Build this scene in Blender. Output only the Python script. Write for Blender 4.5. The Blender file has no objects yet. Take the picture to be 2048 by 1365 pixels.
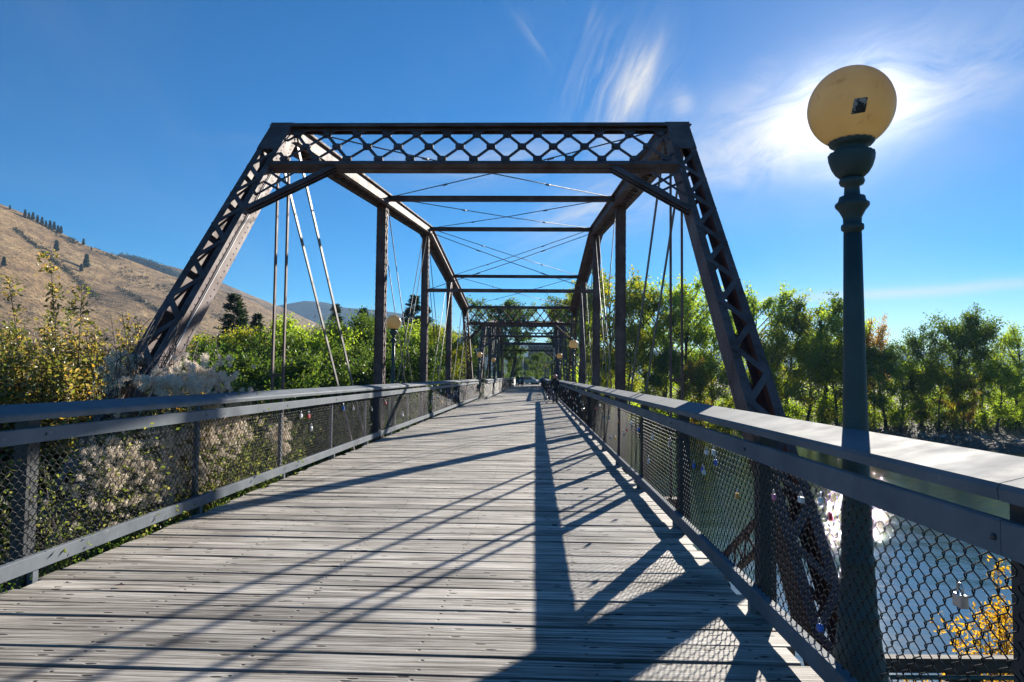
import bpy, math, random
import numpy as np
from mathutils import Vector, Matrix
random.seed(7); rng = np.random.default_rng(7)
C = bpy.context.scene
COL = C.collection

# ------------------------------------------------------------------ camera
F = 1365.0
VPX, VPY, ROLL = 1071.0, 752.0, 0.009
b = Vector((VPX - 1024, -(VPY - 682.5), -F)).normalized()
u = Vector((math.sin(ROLL), math.cos(ROLL), 0)); u = (u - b * u.dot(b)).normalized()
xr = b.cross(u).normalized()
RT = Matrix((xr, b, u))                    # rows: world axes seen from the camera; maps camera space to world
CAMPOS = Vector((0, 0, 1.65))
cam = bpy.data.cameras.new('camera'); cam.lens = 24.0; cam.sensor_width = 36; cam.clip_end = 20000; cam.clip_start = 0.05
camo = bpy.data.objects.new('camera', cam); COL.objects.link(camo)
camo.matrix_world = Matrix.Translation(CAMPOS) @ RT.to_4x4()
C.camera = camo
def ray(px, py):
    return RT @ Vector(((px - 1024) / F, -(py - 682.5) / F, -1))
def at(px, py, y):
    """the point of the place seen at a pixel of the photograph, y metres down the bridge"""
    d = ray(px, py); return CAMPOS + d * (y / d.y)

# ------------------------------------------------------------------ light
SUN = ray(1704, 210).normalized()
EL = math.asin(SUN.z); AZ = math.atan2(SUN.x, SUN.y)
EXPOSURE = 1.25; SUN_STRENGTH = 5.0; SKY_STRENGTH = 0.05
w = bpy.data.worlds.new('World'); C.world = w; w.use_nodes = True
N = w.node_tree.nodes; Lk = w.node_tree.links; N.clear()
class G:
    """tiny node-expression helper"""
    def __init__(s, tree): s.N = tree.nodes; s.L = tree.links
    def new(s, t, **kw):
        n = s.N.new(t)
        for k, v in kw.items(): setattr(n, k, v)
        return n
    def put(s, sock, v):
        if v is None: return
        if hasattr(v, 'is_output'): s.L.new(v, sock)
        else: sock.default_value = v
    def m(s, op, a, b=None, c=None, clamp=False):
        n = s.new('ShaderNodeMath', operation=op, use_clamp=clamp)
        for i, v in enumerate((a, b, c)): s.put(n.inputs[i], v)
        return n.outputs[0]
    def mix(s, f, a, b, blend='MIX'):
        n = s.new('ShaderNodeMix', data_type='RGBA', blend_type=blend); n.clamp_factor = True
        s.put(n.inputs[0], f); s.put(n.inputs[6], a); s.put(n.inputs[7], b); return n.outputs[2]
    def noise(s, vec, scale, detail=3, rough=.5, dist=0, dim='3D'):
        n = s.new('ShaderNodeTexNoise'); n.noise_dimensions = dim
        s.put(n.inputs['Vector'], vec); s.put(n.inputs['Scale'], scale); n.inputs['Detail'].default_value = detail
        n.inputs['Roughness'].default_value = rough; n.inputs['Distortion'].default_value = dist
        return n.outputs[0]
    def ramp(s, f, stops, interp='LINEAR'):
        n = s.new('ShaderNodeValToRGB'); e = n.color_ramp.elements; n.color_ramp.interpolation = interp
        while len(e) < len(stops): e.new(0.5)
        for q, (p, c) in zip(e, stops):
            q.position = p; q.color = (c, c, c, 1) if not hasattr(c, '__len__') else (*c, 1)
        s.put(n.inputs[0], f); return n.outputs[0]
    def vmul(s, v, k):
        n = s.new('ShaderNodeVectorMath', operation='MULTIPLY'); s.put(n.inputs[0], v); s.put(n.inputs[1], k); return n.outputs[0]
    def vadd(s, v, k):
        n = s.new('ShaderNodeVectorMath', operation='ADD'); s.put(n.inputs[0], v); s.put(n.inputs[1], k); return n.outputs[0]
    def xyz(s, x, y, z=0.0):
        n = s.new('ShaderNodeCombineXYZ')
        for i, v in enumerate((x, y, z)): s.put(n.inputs[i], v)
        return n.outputs[0]
    def sep(s, v):
        n = s.new('ShaderNodeSeparateXYZ'); s.put(n.inputs[0], v); return n.outputs
g = G(w.node_tree)
sky = g.new('ShaderNodeTexSky'); sky.sky_type = 'NISHITA'; sky.sun_disc = False
sky.sun_elevation = EL; sky.sun_rotation = AZ; sky.air_density = 1.0; sky.dust_density = 0.15; sky.ozone_density = 3.0; sky.altitude = 1000
tc = g.new('ShaderNodeTexCoord')
dx, dy, dz = g.sep(tc.outputs['Generated'])
az = g.m('ARCTAN2', dx, dy); el = g.m('ARCSINE', dz)
hsv = g.new('ShaderNodeHueSaturation'); hsv.inputs['Saturation'].default_value = 1.95; hsv.inputs['Value'].default_value = 1.0
Lk.new(sky.outputs[0], hsv.inputs['Color'])
cov = None
def ae(px, py):
    d = ray(px, py).normalized(); return math.atan2(d.x, d.y), math.asin(d.z)
for i, (x0, y0, x1, y1, wd, amt, thr) in enumerate([     # cirrus wisps: two ends, half width, density, raggedness
        (1225, 262, 1302, 92, 26, 1.3, .26), (1165, 270, 1235, 80, 60, .55, .42), (1225, 250, 1330, 60, 75, .45, .42),
        (1035, 25, 1100, 112, 12, .40, .40), (1175, 80, 1205, 10, 26, .30, .42), (1345, 215, 1385, 200, 22, .45, .35),
        (1330, 345, 2030, 95, 88, 1.0, .27), (1060, 470, 1330, 360, 45, .8, .33), (700, 330, 1330, 290, 40, .5, .38),
        (1450, 606, 2300, 545, 10, .55, .05), (1490, 150, 1545, 170, 40, .22, .42), (380, 280, 560, 290, 12, .10, .35)]):
    a0, e0 = ae(x0, y0); a1, e1 = ae(x1, y1); L = math.hypot(a1 - a0, e1 - e0); ca, sa = (a1 - a0) / L, (e1 - e0) / L
    W = wd / F
    p = g.m('SUBTRACT', az, (a0 + a1) / 2); q = g.m('SUBTRACT', el, (e0 + e1) / 2)
    s_ = g.m('ADD', g.m('MULTIPLY', p, ca), g.m('MULTIPLY', q, sa))
    t_ = g.m('SUBTRACT', g.m('MULTIPLY', q, ca), g.m('MULTIPLY', p, sa))
    wob = g.noise(g.xyz(g.m('ADD', s_, i * 3.1), t_, i * 1.7), 7, 2)
    t_ = g.m('ADD', t_, g.m('MULTIPLY', g.m('SUBTRACT', wob, .5), W * 1.1))
    mk = g.m('MULTIPLY', g.m('POWER', g.m('DIVIDE', s_, L * .5), 2), -1.1)
    mk = g.m('SUBTRACT', mk, g.m('POWER', g.m('DIVIDE', t_, W), 2))
    mk = g.m('EXPONENT', mk)
    st = g.noise(g.xyz(g.m('MULTIPLY', s_, 6), g.m('MULTIPLY', t_, 40 if wd < 70 else 17), i * 5.3), 1.0, 6, .64, .7)
    st = g.m('MULTIPLY', g.m('SUBTRACT', st, thr), 2.6, clamp=True)
    mk = g.m('MULTIPLY', g.m('MULTIPLY', mk, st), amt)
    cov = mk if cov is None else g.m('ADD', cov, mk, clamp=True)
front = g.m('GREATER_THAN', dy, 0)
cov = g.m('MULTIPLY', cov, front)
pl = g.xyz(g.m('DIVIDE', dx, g.m('ADD', g.m('MAXIMUM', dz, 0), .12)), g.m('DIVIDE', dy, g.m('ADD', g.m('MAXIMUM', dz, 0), .12)))
haz = g.m('MULTIPLY', g.m('SUBTRACT', g.noise(g.vmul(pl, (.9, .35, 1)), 1.0, 6, .6, 1.2), .5), .5, clamp=True)
cov = g.m('ADD', cov, g.m('MULTIPLY', haz, .5), clamp=True)
sunv = g.new('ShaderNodeVectorMath', operation='DOT_PRODUCT'); g.put(sunv.inputs[0], tc.outputs['Generated']); sunv.inputs[1].default_value = SUN
cosg = g.m('MAXIMUM', sunv.outputs['Value'], 0)
glow = g.m('ADD', g.m('MULTIPLY', g.m('POWER', cosg, 60), 2.5), g.m('MULTIPLY', g.m('POWER', cosg, 400), 6.5))
ccol = g.m('ADD', 6.2, glow)                     # thin ice cloud scatters the sun forward
cov = g.m('ADD', cov, g.m('ADD', g.m('MULTIPLY', g.m('POWER', cosg, 260), .12), g.m('MULTIPLY', g.m('POWER', cosg, 30), .16)), clamp=True)
skyc = g.mix(cov, g.mix(1.0, hsv.outputs[0], (.76, .86, .95, 1), 'MULTIPLY'), g.xyz(ccol, ccol, g.m('MULTIPLY', ccol, 1.02)))
bg = g.new('ShaderNodeBackground'); Lk.new(skyc, bg.inputs[0]); bg.inputs[1].default_value = SKY_STRENGTH
Lk.new(bg.outputs[0], g.new('ShaderNodeOutputWorld').inputs[0])
sl = bpy.data.lights.new('sun', 'SUN'); sl.energy = SUN_STRENGTH; sl.angle = math.radians(.5); sl.color = (1, .93, .82)
so = bpy.data.objects.new('sun', sl); COL.objects.link(so); so.rotation_euler = (-SUN).to_track_quat('-Z', 'Y').to_euler()
C.view_settings.view_transform = 'Standard'; C.view_settings.look = 'None'; C.view_settings.gamma = 1; C.view_settings.use_curve_mapping = False
C.view_settings.exposure = EXPOSURE
try:
    C.cycles.use_denoising = True; C.cycles.max_bounces = 8; C.cycles.transparent_max_bounces = 8; C.cycles.caustics_reflective = False
    C.cycles.diffuse_bounces = 6; C.cycles.volume_bounces = 0; C.cycles.transmission_bounces = 6
except Exception: pass

# ------------------------------------------------------------------ materials
def mat(name, col, rough=.6, metal=0., build=None, spec=.5):
    m = bpy.data.materials.new(name); m.use_nodes = True; t = m.node_tree; q = G(t)
    p = t.nodes['Principled BSDF']; p.inputs['Base Color'].default_value = (*col, 1); p.inputs['Roughness'].default_value = rough
    p.inputs['Metallic'].default_value = metal; p.inputs['Specular IOR Level'].default_value = spec
    if build: build(q, p)
    return m
def bump(q, p, h, dist=.01, strength=1.0):
    n = q.new('ShaderNodeBump'); n.inputs['Distance'].default_value = dist; n.inputs['Strength'].default_value = strength
    q.put(n.inputs['Height'], h); q.L.new(n.outputs[0], p.inputs['Normal'])
def objvec(q): return q.new('ShaderNodeTexCoord').outputs['Object']
def worldvec(q): return q.new('ShaderNodeNewGeometry').outputs['Position']
def orand(q): return q.new('ShaderNodeObjectInfo').outputs['Random']
def painted(c1, c2, scale, chips=None, bd=.002, ro=.38, rust=None):
    def f(q, p):
        v = worldvec(q); n = q.noise(v, scale, 5, .62)
        col = q.mix(q.ramp(n, [(.35, 0), (.65, 1)]), (*c1, 1), (*c2, 1))
        if chips:
            k = q.ramp(q.noise(v, scale * 5, 4, .7), [(.62, 0), (.70, 1)]); col = q.mix(q.m('MULTIPLY', k, chips[1]), col, (*chips[0], 1))
        if rust: col = q.mix(q.m('MULTIPLY', q.ramp(q.noise(q.vmul(v, (1, 1, .45)), 1.7, 5, .68, .6), [(.47, 0), (.62, 1)]), rust[1]), col, (*rust[0], 1))
        q.put(p.inputs['Base Color'], col); q.put(p.inputs['Roughness'], q.m('ADD', ro, q.m('MULTIPLY', q.noise(v, scale * 2, 3), .35)))
        bump(q, p, q.noise(v, scale * 9, 3), bd, .5)
    return f
M = {}
M['steel'] = mat('truss_paint', (.07, .05, .06), .5, 0, painted((.098, .058, .056), (.175, .125, .12), 2.2, ((.09, .04, .026), .8), ro=.52, rust=((.085, .042, .03), .62)), .28)
M['rod'] = mat('rod_paint', (.06, .055, .06), .45, 0, painted((.07, .062, .065), (.17, .15, .135), 3))
M['rail'] = mat('rail_paint', (.1, .115, .13), .4, 0, painted((.12, .14, .16), (.18, .20, .222), 2.5, ((.27, .26, .25), .6), ro=.6), .12)
M['post'] = mat('post_paint', (.035, .04, .045), .5, 0, painted((.03, .034, .04), (.055, .06, .065), 4))
M['wire'] = mat('wire_coating', (.024, .026, .03), .42, 0, None, .22)
M['lamp'] = mat('lamp_paint', (.02, .04, .045), .4, 0, painted((.024, .046, .05), (.042, .074, .078), 5))
M['cable'] = mat('cable_sheath', (.55, .52, .47), .5)
M['shackle'] = mat('bright_steel', (.55, .55, .55), .3, .8)
def wood(q, p):
    r = orand(q); v = q.vadd(objvec(q), q.xyz(q.m('MULTIPLY', r, 91.), q.m('MULTIPLY', r, 37.), q.m('MULTIPLY', r, 13.)))
    vx, vy, vz = q.sep(v)
    wav = q.m('MULTIPLY', q.noise(q.xyz(q.m('MULTIPLY', vx, .8), q.m('MULTIPLY', vy, 5)), 1, 3), .04)
    g1 = q.noise(q.xyz(q.m('MULTIPLY', vx, .8), q.m('MULTIPLY', q.m('ADD', vy, wav), 42)), 1, 6, .68)
    g2 = q.noise(q.xyz(q.m('MULTIPLY', vx, 3.0), q.m('MULTIPLY', vy, 150)), 1, 3, .6)
    blot = q.noise(v, 1.3, 3)
    val = q.m('ADD', q.m('MULTIPLY', g1, .62), q.m('ADD', q.m('MULTIPLY', g2, .2), q.m('MULTIPLY', blot, .18)))
    col = q.ramp(val, [(.36, (.035, .03, .026)), (.44, (.15, .135, .12)), (.50, (.36, .335, .305)), (.59, (.62, .59, .55))])
    oy = q.m('ABSOLUTE', q.sep(objvec(q))[1]); edge = q.m('MULTIPLY', q.m('SUBTRACT', q.m('ADD', oy, q.m('MULTIPLY', q.m('SUBTRACT', q.noise(v, 2.3, 4, .6), .5), .05)), .094), 34, clamp=True)
    col = q.mix(q.m('MULTIPLY', edge, .5), col, (.10, .088, .076, 1))
    tone = q.m('ADD', .82, q.m('MULTIPLY', r, .46))
    col = q.mix(1.0, col, q.xyz(tone, q.m('MULTIPLY', tone, .975), q.m('MULTIPLY', tone, .93)), 'MULTIPLY')
    # checks: long thin cracks along the grain
    cr = q.noise(q.xyz(q.m('MULTIPLY', vx, .9), q.m('MULTIPLY', q.m('ADD', vy, wav), 60), 7.7), 1, 2, .5)
    crk = q.ramp(cr, [(.33, 1), (.38, 0)])
    # knots and nail dimples
    vo = q.new('ShaderNodeTexVoronoi'); vo.voronoi_dimensions = '2D'; vo.inputs['Scale'].default_value = 1.0
    q.put(vo.inputs['Vector'], q.xyz(q.m('MULTIPLY', vx, 3.0), q.m('MULTIPLY', vy, 9)))
    kd = vo.outputs['Distance']; ksel = q.m('GREATER_THAN', q.sep(vo.outputs['Color'])[0], .58)
    knot = q.m('MULTIPLY', q.ramp(kd, [(.07, 1), (.115, 0)]), ksel)
    rim = q.m('MULTIPLY', q.m('MULTIPLY', q.ramp(kd, [(.09, 0), (.12, 1), (.14, 1), (.17, 0)]), ksel), .22)
    col = q.mix(q.m('MULTIPLY', rim, .5), col, (.55, .52, .48, 1))
    col = q.mix(q.m('MULTIPLY', q.m('MAXIMUM', knot, q.m('MULTIPLY', crk, .8)), .9), col, (.02, .016, .014, 1))
    lx, ly, lz = q.sep(objvec(q)); nj = q.m('MULTIPLY', q.m('SUBTRACT', r, .5), .05)
    nx = q.m('SUBTRACT', q.m('ABSOLUTE', q.m('SUBTRACT', q.m('FRACT', q.m('ADD', lx, nj)), .5)), 0.); ny = q.m('SUBTRACT', q.m('ABSOLUTE', ly), .062)
    nd = q.m('SQRT', q.m('ADD', q.m('POWER', nx, 2), q.m('POWER', ny, 2))); nail = q.ramp(nd, [(.006, 1), (.013, 0)])
    col = q.mix(q.m('MULTIPLY', nail, .9), col, (.022, .016, .013, 1)); knot = q.m('MAXIMUM', knot, nail)
    q.put(p.inputs['Base Color'], col); p.inputs['Roughness'].default_value = .72; p.inputs['Specular IOR Level'].default_value = .3
    h = q.m('SUBTRACT', q.m('ADD', q.m('MULTIPLY', g1, .8), q.m('MULTIPLY', g2, .25)), q.m('ADD', q.m('MULTIPLY', knot, 1.2), q.m('MULTIPLY', crk, 1.0)))
    bump(q, p, h, .008, .9)
M['wood'] = mat('weathered_wood', (.3, .28, .26), .75, 0, wood)
def timb(q, p):
    v = objvec(q); n = q.noise(q.vmul(v, (2, 20, 20)), 1, 5, .6)
    q.put(p.inputs['Base Color'], q.ramp(n, [(.3, (.035, .025, .02)), (.7, (.13, .10, .08))])); bump(q, p, n, .006)
M['timber'] = mat('old_timber', (.1, .08, .06), .8, 0, timb)
M['pipe'] = mat('teal_pipe', (.05, .16, .17), .4)
def leaves(name, cols, trans=.45, off=0., tint=(3.2, 3.0, 1.1, 1), gloss=.05):
    m = bpy.data.materials.new(name); m.use_nodes = True; t = m.node_tree; q = G(t); t.nodes.clear()
    ge = q.new('ShaderNodeNewGeometry'); r = ge.outputs['Random Per Island']
    k = q.m('ADD', q.m('MULTIPLY', r, .7), q.m('MULTIPLY', q.noise(q.new('ShaderNodeTexCoord').outputs['Object'], .55, 2), .6))
    k = q.m('SUBTRACT', q.m('ADD', k, q.m('MULTIPLY', orand(q), .16)), .22 - off)
    n = len(cols); col = q.ramp(k, [((i + .5) / n, c) for i, c in enumerate(cols)])
    d = q.new('ShaderNodeBsdfDiffuse'); q.put(d.inputs[0], col)
    tr = q.new('ShaderNodeBsdfTranslucent'); q.put(tr.inputs[0], q.mix(1.0, col, tint, 'MULTIPLY'))
    gl = q.new('ShaderNodeBsdfGlossy'); gl.inputs['Roughness'].default_value = .42; gl.inputs[0].default_value = (.55, .55, .5, 1)
    mx = q.new('ShaderNodeMixShader'); mx.inputs[0].default_value = trans; q.L.new(d.outputs[0], mx.inputs[1]); q.L.new(tr.outputs[0], mx.inputs[2])
    m2 = q.new('ShaderNodeMixShader'); m2.inputs[0].default_value = gloss; q.L.new(mx.outputs[0], m2.inputs[1]); q.L.new(gl.outputs[0], m2.inputs[2])
    q.L.new(m2.outputs[0], q.new('ShaderNodeOutputMaterial').inputs[0]); return m
M['brightgreen'] = leaves('leaf_bright_green', [(.045, .085, .016), (.075, .125, .022), (.105, .155, .027), (.15, .185, .032)], .6, .06, (4.4, 4.1, 1.3, 1))
M['green'] = leaves('leaf_green', [(.03, .066, .015), (.06, .11, .021), (.09, .14, .027), (.14, .175, .032)], .42, 0, (2.3, 2.3, .9, 1))
M['yellowgreen'] = leaves('leaf_yellow_green', [(.06, .10, .018), (.11, .15, .022), (.17, .19, .025), (.27, .24, .03)])
M['darkgreen'] = leaves('leaf_dark_green', [(.024, .052, .016), (.042, .08, .022), (.065, .105, .026), (.09, .125, .03)], .42, 0, (2.3, 2.3, .9, 1))
M['orange'] = leaves('leaf_orange', [(.09, .10, .02), (.16, .13, .025), (.24, .15, .03), (.24, .11, .03)], .5)
M['needle'] = leaves('needle', [(.012, .03, .018), (.022, .045, .024), (.035, .06, .03)], .15)
M['autumn'] = leaves('shrub_leaf', [(.06, .085, .025), (.10, .125, .03), (.15, .15, .04), (.20, .165, .07), (.27, .21, .12), (.38, .22, .035), (.32, .12, .03)], .5, -.07, (2.8, 2.6, 1.2, 1), .10)
M['vine'] = leaves('vine_leaf', [(.06, .085, .03), (.11, .14, .04), (.16, .17, .07), (.2, .19, .10)], .45, 0, (2.4, 2.4, 1.2, 1))
M['goldleaf'] = leaves('gold_leaf', [(.22, .15, .02), (.34, .22, .03), (.42, .25, .03)], .45)
M['fluff'] = leaves('seed_fluff', [(.58, .50, .42), (.72, .64, .55), (.80, .73, .64)], .5, .1, (1.2, 1.18, 1.12, 1), .02)
M['scrub'] = leaves('scrub_leaf', [(.03, .032, .018), (.05, .05, .028), (.07, .065, .035)], .1)
def bark(q, p):
    v = objvec(q); n = q.noise(q.vmul(v, (6, 6, 1.2)), 1.5, 4, .6)
    q.put(p.inputs['Base Color'], q.ramp(n, [(.3, (.03, .024, .02)), (.7, (.13, .11, .09))])); bump(q, p, n, .02)
M['bark'] = mat('bark', (.08, .06, .05), .9, 0, bark)
def groundm(q, p):
    v = worldvec(q); n = q.noise(v, .12, 5, .6); f = q.noise(v, 1.6, 5, .7); z = q.sep(v)[2]
    dirt = q.ramp(f, [(.3, (.05, .045, .035)), (.55, (.12, .105, .085)), (.75, (.24, .215, .18))])
    grass = q.ramp(f, [(.3, (.04, .05, .018)), (.6, (.11, .11, .035)), (.8, (.2, .17, .07))])
    k = q.ramp(q.m('ADD', z, q.m('MULTIPLY', n, 1.2)), [(0, 0), (1, 1)]);
    kk = q.m('MULTIPLY', q.m('ADD', q.m('ADD', z, 4.3), q.m('MULTIPLY', q.m('SUBTRACT', n, .5), 4)), .6, clamp=True)
    q.put(p.inputs['Base Color'], q.mix(kk, dirt, grass)); p.inputs['Roughness'].default_value = .9
    vo = q.new('ShaderNodeTexVoronoi'); vo.inputs['Scale'].default_value = 2.2; q.put(vo.inputs['Vector'], v)
    bump(q, p, q.m('ADD', q.m('MULTIPLY', f, .6), vo.outputs['Distance']), .25)
M['ground'] = mat('riverbank_ground', (.12, .1, .08), .9, 0, groundm)
def hillm(q, p):
    v = worldvec(q); n1 = q.noise(q.vmul(v, (1, 1, 2.2)), .006, 6, .62, .4); n2 = q.noise(q.vmul(v, (1, 1, 4)), .035, 6, .66)
    x, y, z = q.sep(v)
    st = q.noise(q.xyz(q.m('MULTIPLY', q.m('ADD', x, q.m('MULTIPLY', y, .3)), .006), q.m('MULTIPLY', z, .06), q.m('MULTIPLY', y, .004)), 1, 5, .65)
    k = q.m('ADD', q.m('MULTIPLY', n1, .35), q.m('ADD', q.m('MULTIPLY', n2, .35), q.m('MULTIPLY', st, .3)))
    col = q.ramp(k, [(.34, (.07, .05, .03)), (.44, (.18, .115, .058)), (.53, (.29, .19, .092)), (.66, (.44, .315, .165))])
    q.put(p.inputs['Base Color'], col); p.inputs['Roughness'].default_value = .95; p.inputs['Specular IOR Level'].default_value = .1
    bump(q, p, q.m('ADD', q.m('ADD', n2, n1), q.m('MULTIPLY', st, .8)), 11.0, .9)
M['hill'] = mat('dry_grass_hill', (.3, .2, .12), .95, 0, hillm)
def farm(q, p):
    v = worldvec(q); n = q.noise(v, .01, 6, .65); q.put(p.inputs['Base Color'], q.ramp(n, [(.35, (.02, .035, .022)), (.7, (.06, .075, .04))]))
    bump(q, p, n, 30, .8); p.inputs['Roughness'].default_value = 1; p.inputs['Specular IOR Level'].default_value = 0
M['farhill'] = mat('forest_hill', (.03, .05, .03), 1, 0, farm)
def waterm(q, p):
    v = worldvec(q); x, y, z = q.sep(v)
    a = q.noise(q.vmul(v, (.55, 1.1, 1)), 1.35, 3, .55, .5); bb = q.noise(q.vmul(v, (.7, 1.5, 1)), .55, 3, .55, .8)
    c = q.noise(q.vmul(v, (.8, 1.7, 1)), 8.0, 3, .6, .4)
    rif = q.m('MULTIPLY', q.m('SUBTRACT', q.m('ADD', y, q.m('MULTIPLY', q.noise(q.vmul(v, (.5, 1, 1)), .12, 3), 34)), 40), .06, clamp=True)
    cal = q.m('ADD', .07, q.m('MULTIPLY', rif, .9))
    h = q.m('ADD', q.m('MULTIPLY', bb, .35), q.m('MULTIPLY', q.m('ADD', q.m('MULTIPLY', a, .6), q.m('MULTIPLY', c, .14)), cal))
    bump(q, p, h, .058, 1.0)
    sh = q.m('SUBTRACT', 1, q.m('MULTIPLY', q.m('SUBTRACT', q.m('ADD', y, q.m('MULTIPLY', bb, 8)), 26), .07, clamp=True), clamp=True)
    q.put(p.inputs['Base Color'], q.mix(sh, (.014, .034, .042, 1), (.05, .12, .19, 1))); p.inputs['Roughness'].default_value = .03; p.inputs['IOR'].default_value = 1.33  # silty shallows near the bank; their blue also paints in reflected sky
M['water'] = mat('river_water', (.02, .05, .06), .06, 0, waterm)
def brickm(q, p):
    t = q.new('ShaderNodeTexBrick'); t.inputs['Scale'].default_value = 3; t.inputs['Color1'].default_value = (.23, .10, .075, 1); t.inputs['Color2'].default_value = (.30, .14, .10, 1); t.inputs['Mortar'].default_value = (.3, .26, .22, 1)
    x, y, z = q.sep(objvec(q)); q.put(t.inputs['Vector'], q.xyz(q.m('ADD', x, y), z)); q.put(p.inputs['Base Color'], t.outputs[0])
M['brick'] = mat('red_brick', (.25, .12, .09), .85, 0, brickm)
M['pale'] = mat('pale_render', (.6, .57, .52), .8)
M['glass'] = mat('dark_glass', (.03, .04, .05), .08)
M['asphalt'] = mat('asphalt', (.06, .06, .06), .9)
M['concrete'] = mat('concrete', (.32, .30, .27), .9, 0, lambda q, p: q.put(p.inputs['Base Color'], q.ramp(q.noise(worldvec(q), 1.5, 5, .65), [(.3, (.18, .17, .15)), (.7, (.38, .36, .33))])))
M['tyre'] = mat('tyre_rubber', (.02, .02, .02), .8)
M['skin'] = mat('skin', (.5, .3, .22), .5); M['black'] = mat('black_cloth', (.02, .02, .025), .8); M['denim'] = mat('blue_denim', (.05, .08, .16), .85)
M['pinkhelmet'] = mat('pink_helmet', (.7, .25, .22), .4); M['hair'] = mat('brown_hair', (.16, .09, .05), .6); M['teeshirt'] = mat('pale_shirt', (.5, .5, .52), .8)
def globem():
    m = bpy.data.materials.new('yellowed_globe'); m.use_nodes = True; t = m.node_tree; q = G(t); t.nodes.clear()
    v = objvec(q); n = q.noise(v, 9, 4, .65); st = q.ramp(n, [(.58, 0), (.72, 1)])
    big = q.ramp(q.noise(v, 3.2, 3), [(.35, 0), (.7, 1)])
    col = q.mix(q.m('MULTIPLY', st, .5), q.mix(big, (.82, .66, .38, 1), (.70, .52, .26, 1)), (.30, .22, .12, 1))
    d = q.new('ShaderNodeBsdfDiffuse'); q.put(d.inputs[0], col); tr = q.new('ShaderNodeBsdfTranslucent'); q.put(tr.inputs[0], col)
    gl = q.new('ShaderNodeBsdfGlossy'); gl.inputs['Roughness'].default_value = .25
    a = q.new('ShaderNodeMixShader'); a.inputs[0].default_value = .52; q.L.new(d.outputs[0], a.inputs[1]); q.L.new(tr.outputs[0], a.inputs[2])
    f = q.new('ShaderNodeFresnel'); f.inputs[0].default_value = 1.35
    b2 = q.new('ShaderNodeMixShader'); q.put(b2.inputs[0], q.m('MULTIPLY', f.outputs[0], .5)); q.L.new(a.outputs[0], b2.inputs[1]); q.L.new(gl.outputs[0], b2.inputs[2])
    q.L.new(b2.outputs[0], q.new('ShaderNodeOutputMaterial').inputs[0]); return m
M['globe'] = globem()
def stickm(q, p):
    v = objvec(q); n = q.noise(v, 34, 4, .7, 1.5); x, y, z = q.sep(v)
    k = q.ramp(q.m('ADD', n, q.m('MULTIPLY', q.m('SUBTRACT', z, x), 1.2)), [(.50, 0), (.54, 1)])
    q.put(p.inputs['Base Color'], q.mix(k, (.012, .012, .014, 1), (.35, .31, .28, 1)))
M['sticker'] = mat('torn_sticker', (.02, .02, .02), .5, 0, stickm)
def plain(name, c, rough=.4, metal=0): return mat(name, c, rough, metal)
LOCK = [plain('brass_lock', (.62, .36, .10), .3, .7), plain('silver_lock', (.5, .5, .5), .3, .7), plain('blue_lock', (.03, .14, .55), .35), plain('red_lock', (.5, .05, .06), .4),
        plain('white_lock', (.7, .7, .72), .4), plain('black_lock', (.03, .03, .03), .4), plain('pink_lock', (.65, .2, .35), .4)]
M['carwhite'] = plain('white_car_paint', (.7, .7, .72), .25); M['carblue'] = plain('blue_car_paint', (.08, .16, .34), .25); M['carsilver'] = plain('silver_car_paint', (.45, .46, .48), .25, .5)

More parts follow.
